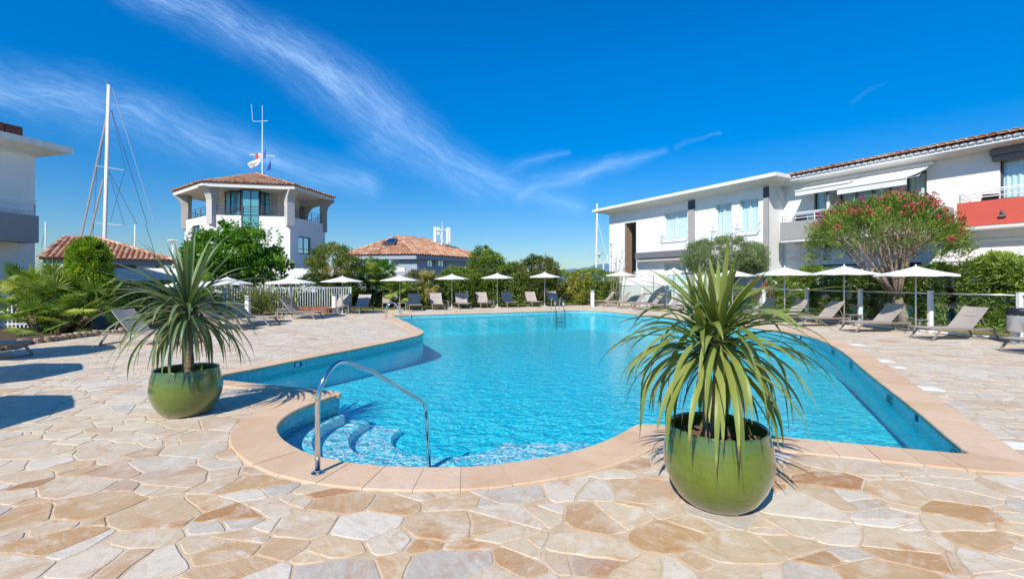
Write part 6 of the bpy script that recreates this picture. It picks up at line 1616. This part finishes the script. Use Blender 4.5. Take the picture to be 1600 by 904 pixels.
# oleander tree: vase of pale stems under a flowering dome
t = empty('oleander_tree', (14.5, 17.2, 0), 0, 'wide oleander tree with red flowers and many pale bare stems', 'tree')
rs_ = random.Random(77); rg = np.random.default_rng(77); cx_, cy_ = -.68, 0.0
m = MB(); m.smooth = True; tips = []
m.tube([(0.15, 0, -.05), (.08, 0, .4), (-.12, 0, .95), (-.22, 0, 1.25)], [.19, .17, .17, .16], 10)
for k in range(17):
    an = 2*PI*k/17+rs_.uniform(-.15, .15); rr = rs_.uniform(.7, 2.15) if k % 4 else rs_.uniform(.2, .9); zt_ = 4.4-.16*rr**2*1.6
    e = Vector((cx_+rr*math.cos(an), cy_+rr*math.sin(an)*.85, zt_-.3)); s0 = Vector((-.18+.09*math.cos(an), .09*math.sin(an), rs_.uniform(.95, 1.25)))
    mid = s0.lerp(e, .5)+Vector((rs_.uniform(-.15, .15), rs_.uniform(-.15, .15), .18)); q1 = s0.lerp(mid, .5)+Vector((rs_.uniform(-.06, .06),)*2+(.05,))
    m.tube([s0, q1, mid, mid.lerp(e, .55)+Vector((0, 0, .06)), e], [.07, .055, .042, .03, .018], 6)
    for j in range(5):
        b0 = mid.lerp(e, rs_.uniform(-.3, .7)); e2 = b0+Vector((math.cos(an)*rs_.uniform(.1, .8)+rs_.uniform(-.35, .35), math.sin(an)*rs_.uniform(.1, .8)+rs_.uniform(-.35, .35), rs_.uniform(.45, 1.0))); m.tube([b0, b0.lerp(e2, .5)+Vector((0, 0, -.05)), e2], [.024, .017, .010], 5); tips.append(e2)
        for jj in range(2):
            e3 = b0.lerp(e2, rs_.uniform(.4, .9)); e4 = e3+Vector((rs_.uniform(-.35, .35), rs_.uniform(-.35, .35), rs_.uniform(.2, .5))); m.tube([e3, e4], [.011, .005], 4)
m.build('trunk', M_bark2, t)
P_ = []; D_ = []; Rn = []; FP = []; FD = []
for k in range(500):
    a_ = rg.uniform(0, 2*PI); r_ = math.sqrt(rg.random()); dome = math.sqrt(max(0, 1-r_**2)); x_ = cx_+2.4*r_*math.cos(a_); y_ = cy_+2.2*r_*math.sin(a_)
    zt_ = 3.0+1.65*dome; low_ = zt_-(.40+.55*r_**3); z_ = rg.uniform(low_, zt_)-.0
    z_ += .25*math.sin(x_*2.1+y_)*math.sin(y_*1.7)+rg.normal(0, .08); c = np.array([x_, y_, z_]); outw = np.array([r_*math.cos(a_), r_*math.sin(a_), .35+dome*.8])
    n_ = int(rg.uniform(28, 60)); q_ = rvec(n_, rg)*(rg.random((n_, 1))**.5)*.26; P_.append(c+q_); D_.append(outw+rvec(n_, rg)*.9); Rn.append(np.clip(rg.normal(.5, .15)+rg.normal(0, .15, n_), 0, 1))
    if z_ > zt_-.35 and rg.random() < .42:
        fc = c+outw*.16+np.array([0, 0, .05]); n2 = int(rg.uniform(10, 24)); v = rvec(n2, rg); FP.append(fc+v*rg.uniform(.05, .12)); FD.append(v+outw*.4)
P_ = np.concatenate(P_); link('crown', leaf_mesh('crown', P_, np.concatenate(D_), rg.uniform(.11, .20, len(P_)), .032, np.concatenate(Rn), L_oltree, rg), t)
FP = np.concatenate(FP); link('flowers', leaf_mesh('flowers', FP, np.concatenate(FD), .075, .06, rg.random(len(FP)), L_flower, rg), t)['kind'] = 'stuff'

# fan palms
def fan(mb, hub, d, size, rs_, nb=17, droop=.08):
    d = Vector(d).normalized(); x = d.cross(Vector((0, 0, 1)))
    x = x.normalized() if x.length > .05 else Vector((1, 0, 0)); up = x.cross(d).normalized(); roll = rs_.uniform(-.5, .5); x2 = x*math.cos(roll)+up*math.sin(roll); up2 = d.cross(x2)*-1
    for k in range(nb):
        an = R(-105+210*k/(nb-1))+rs_.uniform(-.03, .03); r_ = (d*math.cos(an)+x2*math.sin(an)); L_ = size*(1-.18*abs(an)/1.8)*rs_.uniform(.9, 1.05); sd_ = r_.cross(up2).normalized(); w_ = size*.105
        mid = hub+r_*L_*.55+up2*(-.02*size); tip = hub+r_*L_+Vector((0, 0, -droop*size*rs_.uniform(.2, 1)))
        mb.add([hub, mid+sd_*w_*.5, tip, mid-sd_*w_*.5, mid-up2*w_*.3], [(0, 1, 2, 4), (0, 4, 2, 3)])
def palm(name, px, Y, label, crowns, m_, size, nf, seed, x=None):
    rs_ = random.Random(seed); X = PX(px, Y) if x is None else x; t = empty(name, (X, Y, 0), 0, label, 'palm')
    fm_ = MB(); st = MB()
    for (dx, dy, h, lean) in crowns:
        tr = MB(); top = Vector((dx+lean, dy, h)); tr.smooth = True; tr.tube([(dx*.5, dy*.5, -.03), (dx*.8, dy, h*.5), top], [.15, .12, .11], 9); tr.build('trunk', M_wood, t)
        for k in range(nf):
            az = k*2.4+rs_.uniform(-.3, .3); el = R(-25+110*(k/nf)**.8)+rs_.uniform(-.15, .15); d = Vector((math.cos(az)*math.cos(el), math.sin(az)*math.cos(el), math.sin(el))); Lp = rs_.uniform(.45, .8)*size*1.6
            hub = top+d*Lp+Vector((0, 0, -.12*Lp)); fm_.cur = min(1, max(0, rs_.gauss(.5, .25))); st.tube([top, top+d*Lp*.5+Vector((0, 0, .02)), hub], [.014, .010, .007], 4, caps=False)
            fan(fm_, hub, d+Vector((0, 0, -.25)), size*rs_.uniform(.85, 1.15), rs_)
    f_ = fm_.build('fronds', m_, t); f_['kind'] = 'stuff'; s_ = st.build('leaf_stalks', m_, t); s_['kind'] = 'stuff'
palm('fan_palm', 88, 14.9, 'bushy green fan palm clump with several short trunks on the left', [(-.1, .1, 1.5, 0), (.6, .2, 1.3, .15), (-.7, .2, 1.2, -.15), (.3, -.2, .95, .1), (1.15, .1, .85, .15), (-1.2, .1, .8, -.15), (-.4, -.3, .6, -.1), (.7, -.35, .4, .1), (-1.5, .4, 1.45, -.1), (-.1, -.5, .3, 0)], L_palm, .55, 13, 5)
palm('fan_palm', 575, 28.6, 'slim fan palm with light fronds behind the far left ladder', [(0, 0, 1.9, .1)], L_ppl, .62, 26, 8)
palm('fan_palm', 612, 28.4, 'lower yellow green fan palm right of the slim one', [(0, 0, 1.1, 0), (.35, .2, .7, .2)], L_ppl, .55, 22, 9)
# spiky rosettes
def spiky(name, px, Y, label, heads, m_, L_, wd, n_, seed, cat='shrub', x=None, trunk=True, el=(-25, 88)):
    rs_ = random.Random(seed); X = PX(px, Y) if x is None else x; t = empty(name, (X, Y, 0), 0, label, cat); m = MB(); tr = MB()
    for (dx, dy, h) in heads:
        if trunk: tr.smooth = True; tr.tube([(dx*.3, dy*.3, -.02), (dx*.8, dy*.8, h*.5), (dx, dy, h)], [.05, .04, .035], 6)
        for k in range(n_):
            az = k*2.4+rs_.uniform(-.2, .2); e = R(el[0]+(el[1]-el[0])*(k/n_)); m.cur = min(1, max(0, rs_.gauss(.5, .22)))
            strap(m, (dx, dy, h), az, e, L_*rs_.uniform(.75, 1.1), wd, R(rs_.uniform(5, 45)), rs_, 5)
    if trunk: tr.build('stems', M_bark2, t)
    m.build('leaves', m_, t)['kind'] = 'stuff'
rs_ = random.Random(2)
spiky('yellow_spiky_shrub', 905, 30.8, 'yellow green spiky rosette shrub between the hedge and far lounger', [(rs_.uniform(-.75, .75), rs_.uniform(-.5, .3), rs_.uniform(.4, 2.1)) for _ in range(30)], L_yel, .42, .045, 34, 1, 'shrub', None, False)
spiky('yucca_bush', 1005, 35.6, 'yellow green yucca heads on pale stems in front of the white block', [(-.7, 0, 1.5), (-.2, -.2, 2.1), (.4, 0, 2.0), (.9, -.1, 1.8), (0, 0, 1.2), (1.3, 0, 2.3), (.7, -.3, 1.3), (1.7, 0, 1.7)], L_yel, .62, .05, 34, 2)
spiky('yucca_bush', 1024, 36.3, 'taller pale yucca heads right of the stair slot', [(-.9, 0, 2.7), (.2, -.1, 2.9), (.9, .1, 2.4)], L_flax, .6, .05, 30, 3)
hx = [(rs_.uniform(-1.3, 1.3), rs_.uniform(-.3, .3), .05) for _ in range(9)]
spiky('flax_clump', 428, 21.9, 'tall bronze green flax clump behind the parasol and loungers', hx, L_flax, 1.75, .06, 22, 4, 'plant', None, False, (48, 88))
spiky('flax_clump', 372, 24.6, 'dark spiky clump by the left picket fence', [(rs_.uniform(-.7, .7), 0, .05) for _ in range(5)], L_palm, 1.2, .05, 20, 6, 'plant', None, False, (40, 85))
# dried agave flower stalks by the block corner
t = empty('flower_stalks', (PX(955, 34.5), 34.5, 0), 0, 'thin dry curved flower stalks left of the stair slot', 'plant'); m = MB(); rs_ = random.Random(9)
for (bx, tx, th) in ((0, .1, 4.6), (.3, .95, 3.9), (.1, .5, 3.6), (.5, 1.3, 3.2)):
    pts = [Vector((bx+(tx-bx)*(s_/6)**1.5, .05*s_, th*s_/6)) for s_ in range(7)]; m.tube(pts, [.03, .03, .026, .022, .018, .014, .008], 5)
    for s_ in range(14):
        k = rs_.uniform(3, 6); p = pts[int(k)].lerp(pts[min(6, int(k)+1)], k % 1); v = Vector((rs_.uniform(-1, 1), rs_.uniform(-1, 1), .4))*.14; m.tube([p, p+v], [.012, .02], 4)
m.build('stalks', mat('dry_stalk', (.24, .20, .15), .9), t)
# red flower tuft near the parasols on the right
spiky('red_flower_tuft', 1195, 23.2, 'reddish flax tuft at the foot of the white block', [(0, 0, 1.2), (.3, 0, 1.0), (-.3, .1, .9)], L_flower, .5, .04, 20, 12, 'plant')
# grass tufts by the glass fence and behind the far loungers
def tufts(name, pts, h, m_, n_, seed, area, holes=None):
    rg = np.random.default_rng(seed); P_ = []
    P_ = np.stack([rg.uniform(area[0], area[1], n_), rg.uniform(area[2], area[3], n_), np.full(n_, -.01)], 1)
    return P_
def grass_strip(a_, b_, wdt, n_, h, m_, seed, name='dry_grass'):
    rg = np.random.default_rng(seed); a_ = np.array(a_); b_ = np.array(b_); d = b_-a_; L_ = np.linalg.norm(d); sd_ = np.array([-d[1], d[0]])/L_; u = rg.random(n_); v = rg.random(n_)*wdt
    P_ = np.stack([a_[0]+d[0]*u+sd_[0]*v, a_[1]+d[1]*u+sd_[1]*v, np.full(n_, -.012)], 1); D_ = rvec(n_, rg)*.55+np.array([0, 0, 1.0]); o = link(name, leaf_mesh(name, P_, D_, h*rg.uniform(.5, 1.3, n_), h*.16, rg.random(n_), m_, rg))
    tag(o, None, None, None, 'stuff'); return o
M_dry = leafmat('dry_grass_blade', (.20, .15, .05), (.36, .27, .11), (.48, .38, .18))
M_grn = leafmat('green_grass_blade', (.10, .14, .02), (.20, .22, .04), (.36, .33, .08))
o = grass_strip((13.7, 14.0), (10.8, 26.0), -1.9, 26000, .05, M_dry, 1); tag(o, 'short dry grass between the glass fence and the oleander hedge', 'grass', None, 'stuff')
o = grass_strip((14.9, 9.5), (13.7, 14.0), -2.2, 12000, .05, M_dry, 3); tag(o, 'short dry grass behind the litter bin', 'grass', None, 'stuff')
o = grass_strip((-9.0, 25.8), (6.0, 32.6), 1.6, 26000, .07, M_grn, 2); tag(o, 'strip of short yellow green grass behind the far loungers', 'grass', None, 'stuff')
# terracotta planter behind the dappled lounger
tp = empty('planter_box', (PX(489, 23.6), 23.6, 0), 0, 'low terracotta planter box at the picket fence', 'planter'); m = MB(); m.box(-.9, .9, -.2, .2, 0, .32); m.build('box', mat('terracotta', (.30, .11, .06), .85, var=.15), tp, bevel=.01); m = MB(); m.box(-.85, .85, -.15, .15, .321, .33); m.build('soil', M_soil, tp)
